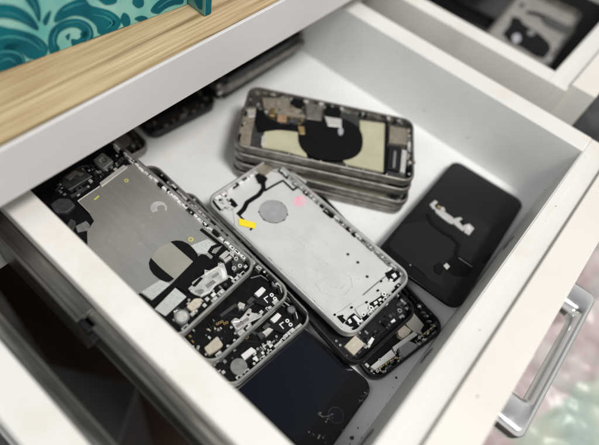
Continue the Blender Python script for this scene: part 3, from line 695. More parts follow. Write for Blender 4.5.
# glue residue
mb = MB()
def wig(crop, pts, r):
    P = T(crop, pts); Q = []
    for i in range(len(P) - 1):
        for j in range(5):
            t = j / 5; Q.append((P[i][0] * (1 - t) + P[i + 1][0] * t + rnd.uniform(-.25, .25), P[i][1] * (1 - t) + P[i + 1][1] * t + rnd.uniform(-.25, .25), 2.0))
    mb.tube(Q, [r * rnd.uniform(.4, 1.2) for _ in Q], 'plate_white', 6)
for q in [[(0, 150), (60, 165), (110, 180), (170, 200), (205, 225)], [(140, 290), (160, 320), (215, 345), (262, 330), (285, 300), (280, 265), (240, 240)], [(20, 95), (70, 120), (110, 160)], [(145, 285), (190, 270), (230, 275)], [(200, 300), (240, 310), (270, 285)], [(100, 215), (150, 240), (180, 235)]]: wig(n_, q, .5)
for q in [[(375, 300), (420, 330), (400, 360), (360, 345)], [(430, 290), (470, 310), (520, 340)], [(400, 330), (450, 350), (500, 390)]]: wig(m_, q, .45)
mb.build('glue_residue', c1)
rnd = random.Random(23); mb = MB()
for i in range(60):
    x, y = rnd.uniform(-30, 30), rnd.uniform(-52, 45); a = rnd.uniform(0, 6.28); l = rnd.uniform(.2, .9)
    mb.ribbon([(x, y), (x + l * math.cos(a), y + l * math.sin(a))], rnd.uniform(.1, .3), 2.0, 2.06, rnd.choice(['grey_part', 'plate_white', 'grey_pad']), .01)
mb.build('scratch_marks', c1)
# lower end black wells with white bridges
mb = MB()
for q in [[(296, 118), (330, 92), (362, 78), (390, 108), (372, 132), (346, 156), (322, 150)], [(222, 262), (250, 246), (296, 212), (326, 226), (300, 252), (248, 290), (228, 284)], [(100, 362), (118, 330), (142, 312), (186, 346), (166, 372), (128, 378)], [(60, 328), (76, 322), (104, 348), (90, 362)]]:
    mb.prism(T(k_, q, 2), 1.1, 2.15, 'black_matte', .05)
mb.build('black_gasket', c1)
mb = MB()
for q in [[(136, 330), (150, 322), (178, 350), (164, 360)], [(112, 346), (124, 338), (134, 356), (122, 364)], [(240, 258), (256, 250), (262, 262), (246, 272)], [(262, 244), (276, 236), (282, 246), (268, 254)], [(328, 122), (346, 112), (356, 130), (342, 140)], [(322, 140), (338, 146), (332, 156), (318, 152)], [(306, 98), (330, 80), (338, 88), (316, 104)]]:
    mb.prism(T(k_, q, 3), 1.1, 3.2, 'shield_white', .2)
mb.prism(T(k_, [(150, 290), (196, 262), (214, 276), (204, 300), (176, 330), (160, 310)], 2.6), 1.1, 2.7, 'plate_white', .15)
mb.build('bracket', c1)
for c in ((292, 218), (228, 286), (380, 116), (190, 318), (300, 262)):
    x, y = T(k_, [c], 3)[0]; mb = MB(); mb.ringz(x, y, .8, 1.7, 1.2, 3.2, 'shield_white'); mb.cyl(x, y, .8, 1.2, 2.4, 'black_matte', 12, .02); mb.build('screw_post', c1)
mb = MB()
for c in ((132, 284), (206, 258), (262, 200), (278, 154), (48, 320), (86, 326), (302, 116), (332, 64)):
    x, y = T(k_, [c], 2.1)[0]; mb.prism(rrect(1.9, 1.5, .5, 3, x, y), 2.0, 2.25, 'black_matte', .03)
mb.ribbon(T(k_, [(190, 222), (240, 178), (300, 130)], 2.1), .7, 1.98, 2.2, 'grey_part', .03)
mb.ribbon(T(k_, [(60, 310), (80, 300), (130, 262)], 2.1), .4, 1.98, 2.15, 'grey_pad', .03)
mb.build('slot_marks', c1)
for q, wd, hh, mm in (([(172, 0), (206, 28)], 2.2, 3.0, 'black_matte'), ([(236, 50), (290, 92), (352, 132)], 2.0, 3.2, 'tan_part')):
    mb = MB(); mb.ribbon(T(n_, q, 3), wd, 1.2, hh, mm, .1); mb.build('side_flex', c1)
mb = MB(); mb.ribbon(T(h_, [(470, 105), (560, 160), (600, 190)], 3), 2.2, 1.2, 3.0, 'shield', .2); mb.build('side_flex', c1)
greeble_edge(WC, LC, 'left', -66, 30, 26, ['alu_light', 'shield_white', 'black_plastic', 'black_plastic', 'alu_light'], 1.2, 6.2, (.4, 1.2), 101).build('edge_clips', c1)
greeble_edge(WC, LC, 'right', -60, 66, 18, ['alu_light', 'shield_white', 'black_plastic', 'alu_light'], 1.2, 5.2, (.4, 1.4), 102).build('edge_clips', c1)
greeble_edge(WC, LC, 'top', -30, 30, 12, ['alu_light', 'shield_white', 'black_plastic', 'black_plastic'], 1.2, 4.2, (.5, 1.8), 103).build('edge_clips', c1)
edge_rail(c1, WC, LC, 'bottom', -WC / 2 + 9, WC / 2 - 9, 10, 2.6, 3.4, 361, 'shield_white')
edge_rail(c1, WC, LC, 'right', -LC / 2 + 12, LC / 2 - 12, 22, 2.0, 4.4, 362, 'grey_part')
edge_rail(c1, WC, LC, 'left', -LC / 2 + 10, LC / 2 - 50, 20, 1.3, 5.2, 363, 'black_plastic')
edge_rail(c1, WC, LC, 'top', -WC / 2 + 9, WC / 2 - 9, 9, 2.4, 3.6, 364, 'shield_white')
side_keys(c1, WC, ((1, 20, 32), (1, 36, 46), (-1, 22, 40)), 'alu_light')
scatter(T(h_, [(60, 290), (120, 250), (180, 330), (170, 380), (100, 360)], 2), 24, 1.15, ['shield_white', 'black_plastic', 'shield', 'alu_light'], .6, 1.8, (.6, 2.6), 105).build('upper_board', c1)

# ------------------------------------------------------------------ D: four frames stacked at the back
s_ = (230, 70, 2.965)
WD, LD = 75.5, 149.
PD1 = pose(287.5, 136.5, 28.2, 32.3)
d1 = housing(WD, LD, 'stripped_phone', 'warm grey phone frame with cream plates and big black oval, topmost of the back stack', PD1, 'frame_warm', 'dark_part')
T = Tracer(PD1, 3.5)
piece(d1, 'cream_plate', T(s_, [(102, 182), (150, 176), (205, 184), (230, 258), (160, 238), (95, 228)]), 1.1, 3.2, 'plate_cream', .2)
piece(d1, 'cream_plate', T(s_, [(385, 148), (462, 158), (460, 302), (345, 278), (330, 260), (390, 240)]), 1.1, 3.2, 'plate_cream', .2)
ov = T(s_, [(298 + 96 * math.copysign(abs(math.cos(t)) ** .8, math.cos(t)) , 204 + 64 * math.copysign(abs(math.sin(t)) ** .85, math.sin(t)) + 8 * math.cos(t)) for t in [2 * math.pi * i / 48 for i in range(48)]])
piece(d1, 'coil_cover', ov, 1.1, 4.2, 'black_matte', .25)
piece(d1, 'flex_cable', T(s_, [(78, 112), (100, 120), (112, 140), (150, 158), (215, 162), (212, 184), (150, 178), (106, 178), (84, 180), (76, 150)]), 1.1, 3.6, 'black_matte', .2)
mb = MB()
mb.prism(T(s_, [(222, 96), (276, 100), (270, 152), (226, 146)]), 1.1, 4.6, 'frame_warm', .4)
mb.prism(T(s_, [(96, 82), (180, 84), (176, 110), (210, 116), (224, 140), (150, 132), (100, 110)]), 1.1, 3.8, 'tan_part', .4)
mb.prism(T(s_, [(280, 140), (330, 148), (330, 172), (290, 168)]), 1.1, 4.8, 'shield', .4)
mb.prism(T(s_, [(140, 134), (168, 138), (166, 156), (140, 152)]), 1.1, 4.6, 'copper_part', .4)
mb.prism(T(s_, [(120, 112), (134, 116), (130, 140), (118, 136)]), 1.1, 4.4, 'gold', .3)
mb.prism(T(s_, [(200, 168), (220, 170), (222, 192), (206, 192)]), 1.1, 4.4, 'gold', .3)
mb.prism(T(s_, [(36, 112), (76, 110), (72, 150), (64, 186), (60, 226), (30, 218), (28, 170)]), 1.1, 4.0, 'tan_part', .4)
mb.prism(T(s_, [(50, 120), (76, 118), (74, 140), (54, 142)]), 4, 4.7, 'shield', .2)
mb.prism(T(s_, [(94, 198), (106, 190), (104, 224), (92, 222)]), 1.1, 4.0, 'shield', .2)
mb.build('logic_board', d1)
piece(d1, 'black_cap', T(s_, [(184, 80), (224, 86), (216, 112), (180, 106)]), 1.1, 4.8, 'black_matte', .3)
piece(d1, 'black_cap', T(s_, [(282, 106), (336, 116), (326, 142), (282, 136)]), 1.1, 4.8, 'black_matte', .3)
piece(d1, 'camera_lens', T(s_, [(328 + 8 * math.cos(t), 182 + 11 * math.sin(t)) for t in [2 * math.pi * i / 20 for i in range(20)]], 4.6), 4.2, 5.2, 'lens_pale', .3)  # pale disc: the glint on the lens painted as its colour
mb = MB(); mb.ribbon(T(s_, [(464, 152), (460, 304)]), 2.6, 1.1, 4.0, 'black_matte', .2); mb.build('black_strip', d1)
piece(d1, 'tan_cover', T(s_, [(474, 164), (530, 176), (526, 222), (470, 214)]), 1.1, 3.8, 'tan_part', .3)
bb = piece(d1, 'taptic_block', T(s_, [(470, 224), (506, 228), (500, 302), (464, 292)]), 1.1, 4.4, 'black_plastic', .4)
mb = MB(); mb.ribbon(T(s_, [(490, 240), (486, 290)], 4.5), 2.0, 4.4, 4.46, 'grey_part', .02); mb.build('pale_stripe', bb)
mb = MB(); mb.prism(T(s_, [(528, 206), (546, 210), (542, 240), (526, 238)]), 1.1, 4.8, 'shield_white', .3); mb.prism(T(s_, [(510, 236), (526, 240), (518, 306), (504, 300)]), 1.1, 4.0, 'shield', .3); mb.prism(T(s_, [(530, 184), (542, 186), (540, 200), (528, 198)]), 1.1, 4.6, 'gold', .3); mb.build('dock_parts', d1)
for sd, n_ in (('left', 20), ('right', 16)): edge_rail(d1, WD, LD, sd, -LD / 2 + 10, LD / 2 - 10, n_, 3.0, 5.4, 341 + n_, 'frame_warm')
edge_rail(d1, WD, LD, 'bottom', -WD / 2 + 9, WD / 2 - 9, 9, 3.4, 5, 351, 'tan_part')
scatter(T(s_, [(60, 90), (330, 110), (330, 170), (150, 160), (90, 130)], 2), 80, 1.15, ['tan_part', 'dark_part', 'shield', 'frame_warm', 'gold'], .8, 2.8, (.6, 3.4), 111).build('upper_board', d1)
scatter(T(s_, [(505, 225), (548, 190), (545, 300), (515, 310)], 2), 30, 1.15, ['tan_part', 'dark_part', 'shield', 'frame_warm', 'gold'], .8, 2.4, (.6, 3.2), 112).build('dock_board', d1)
for sd, n, sdv in (('left', 30, 113), ('right', 26, 114), ('top', 14, 115), ('bottom', 12, 116)):
    hl = 66 if sd in ('left', 'right') else 30
    greeble_edge(WD, LD, sd, -hl, hl, n, ['frame_warm', 'tan_part', 'dark_part', 'shield', 'black_plastic'], 1.2, 6.6, (.8, 2.8), sdv).build('edge_clips', d1)
side_keys(d1, WD, ((-1, 18, 30), (-1, 34, 44), (1, 18, 40), (-1, -30, -14)), 'frame_warm')
def plain_frame(name, label, x, y, z, rz, fm, inner, W=WD, L=LD, rx=0., ry=0., seed=1, keys=None):
    P = pose(x, y, z, rz, rx, ry)
    r = housing(W, L, name, label, P, fm, 'dark_part')
    mb = MB(); mb.prism(rrect(W - 14, L - 34, 4, 5), 1.1, 3.0, inner, .2); mb.build('inner_plate', r)
    mb = MB(); mb.prism(rrect(W * .5, W * .5, W * .2, 6, 0, 8), 3.0, 3.6, 'black_matte', .1); mb.build('coil_cover', r)
    mb = scatter([(-W / 2 + 5, L / 2 - 17), (W / 2 - 5, L / 2 - 17), (W / 2 - 5, L / 2 - 4), (-W / 2 + 5, L / 2 - 4)], 34, 1.1, ['tan_part', 'dark_part', 'shield', 'grey_part', 'gold'], 1.2, 4, (.8, 3.6), seed); mb.build('upper_board', r)
    mb = scatter([(-W / 2 + 5, -L / 2 + 17), (W / 2 - 5, -L / 2 + 17), (W / 2 - 5, -L / 2 + 4), (-W / 2 + 5, -L / 2 + 4)], 30, 1.1, ['tan_part', 'dark_part', 'shield', 'grey_part', 'black_matte'], 1.2, 4, (.8, 3.6), seed + 1); mb.build('dock_board', r)
    for sd, n in (('left', 22), ('right', 22)):
        greeble_edge(W, L, sd, -64, 64, n, [fm, 'tan_part', 'dark_part', 'shield'], 1.2, 6.4, (.8, 2.6), seed + 2).build('edge_clips', r)
    side_keys(r, W, keys or ((-1, 18, 30), (-1, 34, 44), (1, 18, 40)), fm)
    return r
plain_frame('stripped_phone', 'warm grey phone frame second from the top of the back stack', 286.5, 134.5, 19.6, 31.6, 'frame_warm', 'plate_cream', seed=121)
plain_frame('stripped_phone', 'warm grey phone frame third from top of the back stack', 284.5, 131, 9.9, 30.2, 'frame_warm', 'plate_cream', seed=131)
plain_frame('stripped_phone', 'lowest phone frame of the back stack, resting on the white drawer bottom', 284, 131.5, .1, 30.6, 'frame_warm', 'plate_cream', seed=141)

# ------------------------------------------------------------------ E: black screen assembly at right
PE = pose(305.5, 9.0, 9.8, 92.6, 4.3)
e = root('display_assembly', 'glossy black phone screen assembly lying face down at the right with a silver bracket', 'phone part', PE)
T = Tracer(PE, 3.6); WE, LE = 71.5, 150.
mb = MB(); L_ = []
for ins, w in ((.9, 0), (.2, .6), (0, 1.6), (.1, 2.8), (.5, 3.4), (1.1, 3.6)):
    L_.append([(x, y, w) for x, y in rrect(WE - 2 * ins, LE - 2 * ins, 9.5 - ins, 10)])
mb.loops(L_, 'glass_back'); mb.build('panel', e, 60)
i_ = (410, 180, 7.41); j_ = (420, 240, 6.846); o_ = (370, 150, 2.78)
piece(e, 'film', T(o_, [(52, 262), (92, 206), (165, 196), (200, 226), (226, 240), (246, 266), (228, 292), (200, 350), (218, 392), (175, 365), (60, 275)]), 3.55, 3.72, 'panel_film', .05)
mb = MB()
for q in [[(146, 182), (186, 150), (206, 166), (180, 190), (196, 214), (170, 214)], [(228, 200), (250, 202), (262, 226), (248, 240), (226, 226)], [(180, 208), (250, 232), (320, 280), (322, 326), (296, 320), (232, 272), (192, 240)], [(310, 290), (372, 276), (390, 290), (362, 306), (404, 360), (392, 378), (330, 330)], [(394, 336), (440, 324), (476, 360), (440, 408), (404, 386)]]:
    mb.prism(T(i_, q, 4.4), 3.6, 4.7, 'shield', .2)
bk = mb.build('sensor_bracket', e)
mb = MB(); mb.cyl(*T(i_, [(214, 198)], 4.2)[0], 1.5, 3.6, 4.3, 'gold', 18, .1); mb.prism(T(i_, [(352, 300), (392, 300), (404, 340), (376, 336)], 4.), 3.6, 4.4, 'black_matte', .1); mb.prism(T(i_, [(420, 346), (440, 340), (452, 360), (432, 376)], 4.8), 4.7, 5.1, 'shield_white', .1); mb.build('sensor_parts', bk)
mb = MB(); mb.ribbon(T(o_, [(160, 178), (170, 204), (200, 228), (226, 242), (246, 264), (238, 284), (246, 300)]), 3.2, 3.6, 4.2, 'black_matte', .1); mb.prism(T(o_, [(232, 292), (270, 308), (288, 330), (272, 352), (236, 350), (206, 330), (214, 310)]), 3.6, 4.0, 'black_matte', .1); mb.prism(T(o_, [(178, 322), (192, 312), (206, 328), (196, 348), (180, 340)]), 3.6, 4.6, 'black_matte', .2); mb.build('flex_cable', e)
mb = MB(); mb.prism(T(j_, [(160, 176), (182, 158), (204, 182), (184, 204)], 4.2), 4.0, 4.5, 'shield', .1); mb.ribbon(T(j_, [(250, 110), (300, 146), (356, 184)], 4), .7, 3.6, 4.1, 'grey_part', .05); mb.build('connector', e)
mb = MB(); mb.ribbon(T(o_, [(115, 318), (134, 332), (156, 350)], 3.6), .8, 3.6, 4.0, 'black_matte', .05); mb.cyl(*T(o_, [(112, 320)], 3.7)[0], .8, 3.6, 4., 'grey_part', 12); mb.build('edge_lug', e)

# ------------------------------------------------------------------ F: phones in the shade at the back of the drawer
def glass_phone(label, x, y, z, rz, fm, gm, W=71., L=144., rx=0., ry=0., cams=True, hole=False, name='phone'):
    P = pose(x, y, z, rz, rx, ry); r = root(name, label, 'phone', P)
    mb = frame_mb(W, L, 10, 7.6, fm); mb.build('frame', r, 50)
    mb = MB(); mb.prism(rrect(W - 5, L - 5, 8), .2, 6.8, 'housing_black', .1); mb.build('body', r)
    mb = MB(); mb.prism(rrect(W - 3.4, L - 3.4, 8.6, 10), 6.8, 7.95, gm, .4); mb.build('back_glass', r)
    if cams:
        mb = MB(); mb.prism(rrect(26, 26, 6, 6, -W / 2 + 19, -L / 2 + 19), 7.9, 9.0, 'black_plastic', .5); cb = mb.build('camera_bump', r)
        for dx, dy in ((-5, 5), (-5, -5.5), (6, 0)):
            mb = MB(); mb.cyl(-W / 2 + 19 + dx, -L / 2 + 19 + dy, 4.2, 9, 9.8, 'lens_glass', 24, .3); mb.ringz(-W / 2 + 19 + dx, -L / 2 + 19 + dy, 4.2, 5, 8.9, 10.2, 'dark_part'); mb.build('camera_lens', cb)
    return r
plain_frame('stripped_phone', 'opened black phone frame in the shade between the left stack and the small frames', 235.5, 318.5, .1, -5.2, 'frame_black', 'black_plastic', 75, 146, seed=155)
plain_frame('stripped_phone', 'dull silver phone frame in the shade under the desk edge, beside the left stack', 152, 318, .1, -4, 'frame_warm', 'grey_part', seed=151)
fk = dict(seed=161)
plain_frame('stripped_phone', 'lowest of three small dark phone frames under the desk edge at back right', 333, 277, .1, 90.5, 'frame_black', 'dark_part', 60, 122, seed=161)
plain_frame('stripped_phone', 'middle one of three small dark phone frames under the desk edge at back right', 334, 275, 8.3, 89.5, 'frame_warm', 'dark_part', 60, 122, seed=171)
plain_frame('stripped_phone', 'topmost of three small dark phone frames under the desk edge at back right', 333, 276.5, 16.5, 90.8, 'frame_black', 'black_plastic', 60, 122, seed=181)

# ------------------------------------------------------------------ G: things in the neighbouring drawers
PG = pose(612, 84, 24, -84)
gph = housing(76, 152, 'stripped_phone', 'beige silver phone frame with rounded black cutout lying in the drawer at top right', PG, 'frame_warm', 'beige_plate')
T = Tracer(PG, 4.)
u_ = (480, 0, 4.94)
piece(gph, 'beige_plate', rrect(70, 146, 7), 1.1, 2.6, 'beige_plate', .2)
piece(gph, 'coil_cover', T(u_, [(115, 160), (150, 120), (160, 80), (200, 90), (215, 118), (250, 140), (300, 170), (345, 215), (350, 245), (320, 285), (280, 275), (210, 230), (140, 195)]), 2.6, 4.4, 'black_matte', .3)
piece(gph, 'camera_lens', T(u_, [(180 + 22 * math.cos(t), 188 + 22 * math.sin(t)) for t in [2 * math.pi * i / 24 for i in range(24)]], 5), 4.3, 5.4, 'lens_pale', .4)
piece(gph, 'screw_post', T(u_, [(254 + 20 * math.cos(t), 160 + 14 * math.sin(t)) for t in [2 * math.pi * i / 16 for i in range(16)]], 5), 4.0, 5.0, 'grey_part', .3)
piece(gph, 'dark_strip', T(u_, [(300, 80), (330, 72), (450, 135), (445, 165), (400, 160), (320, 115)]), 2.6, 4., 'dark_part', .3)
mb = MB(); mb.ribbon(T(u_, [(235, 58), (280, 66), (320, 80)]), 5, 2.6, 4.6, 'black_matte', .3); mb.cyl(*T(u_, [(210, 22)])[0], 3.2, 2.6, 4.4, 'dark_part'); mb.build('black_cap', gph)
greeble_edge(76, 152, 'right', -66, 66, 18, ['frame_warm', 'shield', 'grey_part'], 1.2, 6.0, (.8, 2.8), 191).build('edge_clips', gph)
glass_phone('black phone lying under the beige frame in the drawer at top right', 560, 150, .1, 12, 'frame_black', 'glass_back', cams=False)
glass_phone('black phone lying at the far end of the drawer at top right', 668, 120, .1, 2, 'frame_black', 'glass_back', cams=False)
mb = MB(); mb.box(483, 806, 31, 420, .4, 3.2, 'black_matte', .8); tag(mb.build('drawer_mat'), 'black mat lining the drawer at top right', 'mat')
plain_frame('stripped_phone', 'pale phone frame lying in the drawer at the bottom left corner', -59, 92, .1, 2, 'alu_light', 'shield_white', seed=201, W=72, L=146)

# ------------------------------------------------------------------ debris on the drawer bottom
rnd = random.Random(77); mb = MB()
for c in [(396, 378, .9), (366, 385, .5), (380, 418, .5), (358, 428, .6), (371, 432, .4), (352, 438, 1.3), (362, 438, .7), (384, 412, .3), (390, 395, .3), (400, 400, .3), (377, 440, .4), (440, 152, .4), (350, 444, .5), (368, 425, .3), (393, 388, .3), (386, 404, .25)]:
    w = onz(c[:2], 0); r = c[2]; p = [(w.x + r * rnd.uniform(.6, 1.2) * math.cos(t), w.y + r * rnd.uniform(.6, 1.2) * math.sin(t)) for t in [2 * math.pi * i / 7 for i in range(7)]]
    mb.prism(p, .02, r * .7, 'dust', .1)
for i in range(70):
    x = rnd.uniform(150, 390); y = rnd.uniform(-29, 60) if i % 2 else rnd.uniform(100, 220); r = rnd.uniform(.1, .3)
    mb.prism([(x + r * rnd.uniform(.6, 1.3) * math.cos(t), y + r * rnd.uniform(.6, 1.3) * math.sin(t)) for t in [2 * math.pi * i_ / 5 for i_ in range(5)]], .02, .2, 'dust', .05)
for c in [(588, 128), (576, 232), (570, 264), (514, 325), (556, 206), (548, 246), (480, 330), (520, 300), (545, 190)]:
    w = onz(c, 68.2); r = rnd.uniform(.18, .4); mb.prism([(w.x + r * rnd.uniform(.6, 1.3) * math.cos(t), w.y + r * rnd.uniform(.6, 1.3) * math.sin(t)) for t in [2 * math.pi * i_ / 6 for i_ in range(6)]], 67.9, 68.35, 'dust', .03)
tag(mb.build('dirt_specks'), 'dark crumbs of dirt on the white drawer bottom and rim', 'dirt', kind='stuff')

# ------------------------------------------------------------------ teal boxes on the desk top
bx0, by0 = 89.7 , 250.3
ang = math.atan2(236.1 - 250.3, 220.2 - 89.7)
BL = 230.; BD = 150.; BH = 110.
PT = Matrix.Translation((220.2 * MM, 236.1 * MM, (ZT + .1) * MM)) @ Matrix.Rotation(ang, 4, 'Z')
tb = root('storage_box', 'teal and pale green damask patterned box standing on the wood desk top', 'box', PT)
mb = MB(); mb.box(-BL, 0, 0, BD, 0, BH, 'teal_light', .3); mb.build('box_body', tb)
invT = PT.inverted()
def onface(pts):
    """crop of the desk corner, onto the box's front face (local x, z)"""
    out = []; o = invT @ Vector((0, 0, CH * MM)); R3 = invT.to_3x3()
    for x, y in pts:
        d = R3 @ sight((x / 2.723, y / 2.723)); t = (-.0007 - o.y) / d.y; q = o + d * t; out.append((q.x / MM, q.z / MM))
    return out
def facepoly(mb, p2, m, y=-.35):
    p2 = [(x, max(z, .6)) for x, z in p2]
    if area2(p2) < 0: p2 = p2[::-1]
    mb.loops([[(x, .1, z) for x, z in p2], [(x, y, z) for x, z in p2]], m)
def smooth(pts, n=6, closed=True):
    out = []; N = len(pts)
    for i in range(N if closed else N - 1):
        P = [Vector(pts[(i + k) % N]) if closed else Vector(pts[min(max(i + k, 0), N - 1)]) for k in (-1, 0, 1, 2)]
        for j in range(n):
            t = j / n
            out.append(tuple(.5 * ((2 * P[1]) + (-P[0] + P[2]) * t + (2 * P[0] - 5 * P[1] + 4 * P[2] - P[3]) * t * t + (-P[0] + 3 * P[1] - 3 * P[2] + P[3]) * t ** 3)))
    if not closed: out.append(tuple(pts[-1]))
    return out
mb = MB()
for q in [[(-30, 80), (30, 78), (75, 88), (110, 105), (132, 130), (120, 158), (80, 160), (58, 140), (70, 165), (50, 188), (-30, 214)],
          [(-40, 20), (20, 12), (70, 30), (100, 62), (104, 84), (60, 62), (10, 50), (-40, 56)],
          [(70, -60), (96, -20), (112, 30), (108, 62), (92, 30), (70, 0), (48, -50)],
          [(140, 150), (132, 118), (140, 84), (168, 60), (210, 52), (244, 66), (256, 94), (246, 120), (222, 134), (200, 128), (196, 108), (214, 108), (226, 92), (214, 78), (190, 76), (164, 90), (156, 116), (164, 136)],
          [(150, 62), (160, 30), (190, 8), (230, -4), (250, 16), (300, 30), (328, 52), (326, 74), (296, 92), (270, 92), (262, 70), (236, 50), (200, 44)],
          [(196, -40), (220, -60), (260, -50), (300, -30), (320, 4), (290, 14), (260, -6), (226, -16)],
          [(330, 56), (338, 36), (352, 44), (356, 64), (344, 76)], [(372, -10), (390, -4), (392, 16), (376, 22), (362, 8)],
          [(412, 30), (428, 8), (450, -6), (480, -14), (500, -6), (498, 10), (476, 14), (452, 24), (432, 38)],
          [(256, 116), (276, 104), (300, 100), (292, 116), (266, 126)], [(368, 52), (386, 44), (404, 50), (388, 60)], [(40, 200), (60, 190), (90, 178), (70, 194)], [(10, 130), (30, 118), (56, 122), (44, 134), (24, 140)], [(118, 60), (128, 40), (140, 30), (136, 52), (126, 70)], [(220, 92), (236, 84), (238, 98), (226, 104)], [(300, 60), (312, 56), (314, 66), (304, 72)], [(180, 100), (192, 92), (188, 110)], [(310, 100), (330, 92), (352, 90), (336, 102)]]:
    facepoly(mb, onface(smooth(q, 5)), 'teal_dark')
for q, wd in (([(-20, 110), (30, 100), (80, 112), (118, 140)], 2.2), ([(-20, 150), (20, 140), (56, 150), (66, 175)], 1.6), ([(0, 170), (24, 160), (44, 172)], 1.2), ([(-10, 34), (40, 40), (84, 66)], 1.4), ([(176, 66), (212, 60), (240, 74), (246, 96), (232, 118)], 1.3), ([(150, 130), (146, 104), (158, 78)], 1.2), ([(170, 30), (200, 16), (236, 8)], 1.4), ([(250, 40), (284, 46), (306, 62), (290, 80)], 1.3), ([(70, -20), (92, 8), (102, 40)], 1.2), ([(430, 24), (456, 4), (486, -4)], 1.0), ([(270, 30), (300, 40), (320, 60)], .8), ([(90, 100), (112, 118), (122, 140)], .9)):
    P = smooth(q, 5, False); l = []; r = []
    for i in range(len(P)):
        d = (Vector(P[min(i + 1, len(P) - 1)]) - Vector(P[max(i - 1, 0)])).normalized(); w_ = wd * 1.4 * math.sin(math.pi * (i + .6) / (len(P) + .2)); n = Vector((-d.y, d.x)) * w_
        l.append((P[i][0] + n.x, P[i][1] + n.y)); r.append((P[i][0] - n.x, P[i][1] - n.y))
    facepoly(mb, onface(l + r[::-1]), 'teal_mid', -.55)
mb.build('damask_print', tb)
PT2 = Matrix.Translation((221.6 * MM, 218.6 * MM, (ZT + .1) * MM)) @ Matrix.Rotation(math.radians(-4), 4, 'Z')
t2 = root('patterned_board', 'teal patterned board standing on edge at the right end of the teal box', 'board', PT2)
mb = MB(); mb.box(-1.5, 4.5, 0, 120, 0, 95, 'teal_trim', .8); mb.build('board', t2)
mb = MB()
for y0, z0, s in ((6, 8, 5), (14, 20, 7), (4, 30, 5), (26, 14, 8), (40, 30, 9)):
    p = smooth([(y0 + s * .9 * math.cos(t) * (1 + .3 * math.cos(3 * t)), z0 + s * math.sin(t)) for t in [2 * math.pi * i / 9 for i in range(9)]], 4)
    p = [(max(.5, a), max(.5, b)) for a, b in p]
    mb.loops([[(-1.4, a, b) for a, b in p], [(-1.75, a, b) for a, b in p]], 'teal_dark')
mb.loops([[(x, .1, z) for x, z in ((-.8, 1), (3.9, 1), (3.9, 90), (-.8, 90))], [(x, -.3, z) for x, z in ((-.8, 1), (3.9, 1), (3.9, 90), (-.8, 90))]], 'teal_dark')
mb.build('damask_print', t2)

# ------------------------------------------------------------------ below: room floor, dark box, cloth
mb = MB(); mb.box(-2500, 3000, -2500, 2500, -652, -640, 'floor_dark'); tag(mb.build('floor'), None, None, kind='structure')
mb = MB()
def binpoly(e): return [(90.8 + e * 1.37 - .859 * u * (250 + 2 * e) - .52 * v * (190 + 2 * e), 183 - e * .34 - .512 * u * (250 + 2 * e) + .853 * v * (190 + 2 * e)) for u, v in ((0, 0), (1, 0), (1, 1), (0, 1))]
mb.prism(binpoly(-4), -640, -312, 'box_grey', 3); mb.prism(binpoly(0), -311.5, -300, 'box_grey', 2.5)
gb = mb.build('storage_bin'); tag(gb, 'dark grey lidded bin on the floor in the gap left of the main drawer', 'bin')

def sheet(name, x0, x1, y0, y1, step, zf, mf, parent=None, label=None, cat=None, thick=1.5):
    nx = int((x1 - x0) / step); ny = int((y1 - y0) / step); mb = MB(); V = mb.v
    for side in (0, 1):
        for j in range(ny + 1):
            for i in range(nx + 1):
                x = x0 + (x1 - x0) * i / nx; y = y0 + (y1 - y0) * j / ny; V.append((x, y, zf(x, y) - side * thick))
    n1 = (nx + 1) * (ny + 1)
    for j in range(ny):
        for i in range(nx):
            a = j * (nx + 1) + i; q = (a, a + 1, a + nx + 2, a + nx + 1)
            mb.f.append(q); mb.m.append(mb.mi(mf(x0 + (x1 - x0) * (i + .5) / nx, y0 + (y1 - y0) * (j + .5) / ny)))
            mb.f.append(tuple(k + n1 for k in reversed(q))); mb.m.append(mb.m[-1])
    rim = [j * (nx + 1) for j in range(ny + 1)], [j * (nx + 1) + nx for j in range(ny + 1)], list(range(nx + 1)), [ny * (nx + 1) + i for i in range(nx + 1)]
    for e_ in rim:
        for a, b in zip(e_, e_[1:]): mb.f.append((a, b, b + n1, a + n1)); mb.m.append(0)
    mb.sm = set(range(len(mb.f)))
    o = mb.build(name, parent, 80)
    if label: tag(o, label, cat)
    return o
from mathutils import noise as NZ
def fold(x, y, s, amp, sharp=1.): 
    v = NZ.noise((x * s, y * s, 3.1)); w = NZ.noise((x * s * 2.3 + 5, y * s * 2.3, 8.2)); 
    return amp * ((1 - abs(v)) ** 2 * 1.2 + .45 * (1 - abs(w)) ** 3)
def cloth_m(x, y): return 'printed_cloth'
sheet('printed_cloth', 120, 900, -460, -76, 3, lambda x, y: -160 + fold(x, y, .012, 11) + .35 * fold(x + 90, y - 40, .03, 8), cloth_m, None, 'crumpled glossy cloth printed in pastel pink and mint below the chrome handle', 'cloth', 2)
sheet('grey_cloth', 470, 760, -150, -14, 6, lambda x, y: -52 + fold(x, y, .02, 26), lambda x, y: 'fabric_grey', None, 'dark grey creased cloth beside the right end of the main drawer front', 'cloth', 2.5)

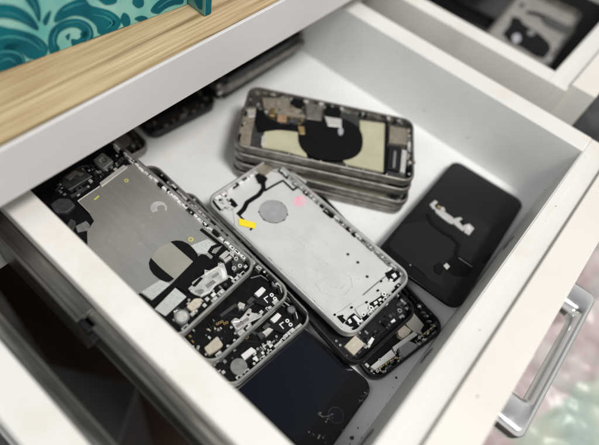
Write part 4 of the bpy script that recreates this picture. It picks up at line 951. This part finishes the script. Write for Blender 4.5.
# ================================================================== light, world, camera
w = bpy.data.worlds.new('World'); scene.world = w; w.use_nodes = True
nt = w.node_tree; bg = nt.nodes['Background']
tc = nt.nodes.new('ShaderNodeTexCoord'); sp = nt.nodes.new('ShaderNodeSeparateXYZ'); nt.links.new(tc.outputs['Generated'], sp.inputs['Vector'])
vm = nt.nodes.new('ShaderNodeVectorMath'); vm.operation = 'DOT_PRODUCT'; vm.inputs[1].default_value = (0, .40, .917)
nt.links.new(tc.outputs['Generated'], vm.inputs[0])
rp = nt.nodes.new('ShaderNodeValToRGB'); e_ = rp.color_ramp.elements
e_[0].position = .35; e_[0].color = (.80, .79, .77, 1); e_[1].position = .93; e_[1].color = (.11, .114, .122, 1)
nt.links.new(vm.outputs['Value'], rp.inputs['Fac']); nt.links.new(rp.outputs['Color'], bg.inputs['Color']); bg.inputs['Strength'].default_value = 1.0

def lamp(name, loc, target, size, power, color):
    l = bpy.data.lights.new(name, 'AREA'); l.shape = 'DISK'; l.size = size; l.energy = power; l.color = color
    o = bpy.data.objects.new(name, l); col.objects.link(o); o.location = loc
    o.rotation_euler = (Vector(target) - Vector(loc)).to_track_quat('-Z', 'Y').to_euler(); return o
lamp('key_and_fill_lamp', (-1.2, .30, 1.75), (.2, .0, 0), .9, 8., (.97, .985, 1.))  # added fill lamp, no known fixture; lifts the shade inside the drawer
lamp('key_and_fill_lamp', (.16, -.60, 1.70), (.2, .08, 0), .5, 25.5, (1., .97, .93))

cam = bpy.data.cameras.new('Camera'); co = bpy.data.objects.new('Camera', cam); col.objects.link(co); scene.camera = co
mtx = Matrix([[RW[0][0], -RW[0][1], -RW[0][2], 0], [RW[1][0], -RW[1][1], -RW[1][2], 0], [RW[2][0], -RW[2][1], -RW[2][2], CH * MM], [0, 0, 0, 1]])
co.matrix_world = mtx
cam.sensor_fit = 'HORIZONTAL'; cam.sensor_width = 36; cam.lens = FPX / 599 * 36
cam.shift_x = (299.5 - CX) / 599; cam.shift_y = (CY - 222.5) / 599
cam.clip_start = .01; cam.clip_end = 50
cam.dof.use_dof = True; cam.dof.focus_distance = .342; cam.dof.aperture_fstop = 2.9
scene.view_settings.view_transform = 'Standard'; scene.view_settings.look = 'None'; scene.view_settings.exposure = 0; scene.view_settings.gamma = 1
scene.render.engine = 'CYCLES'
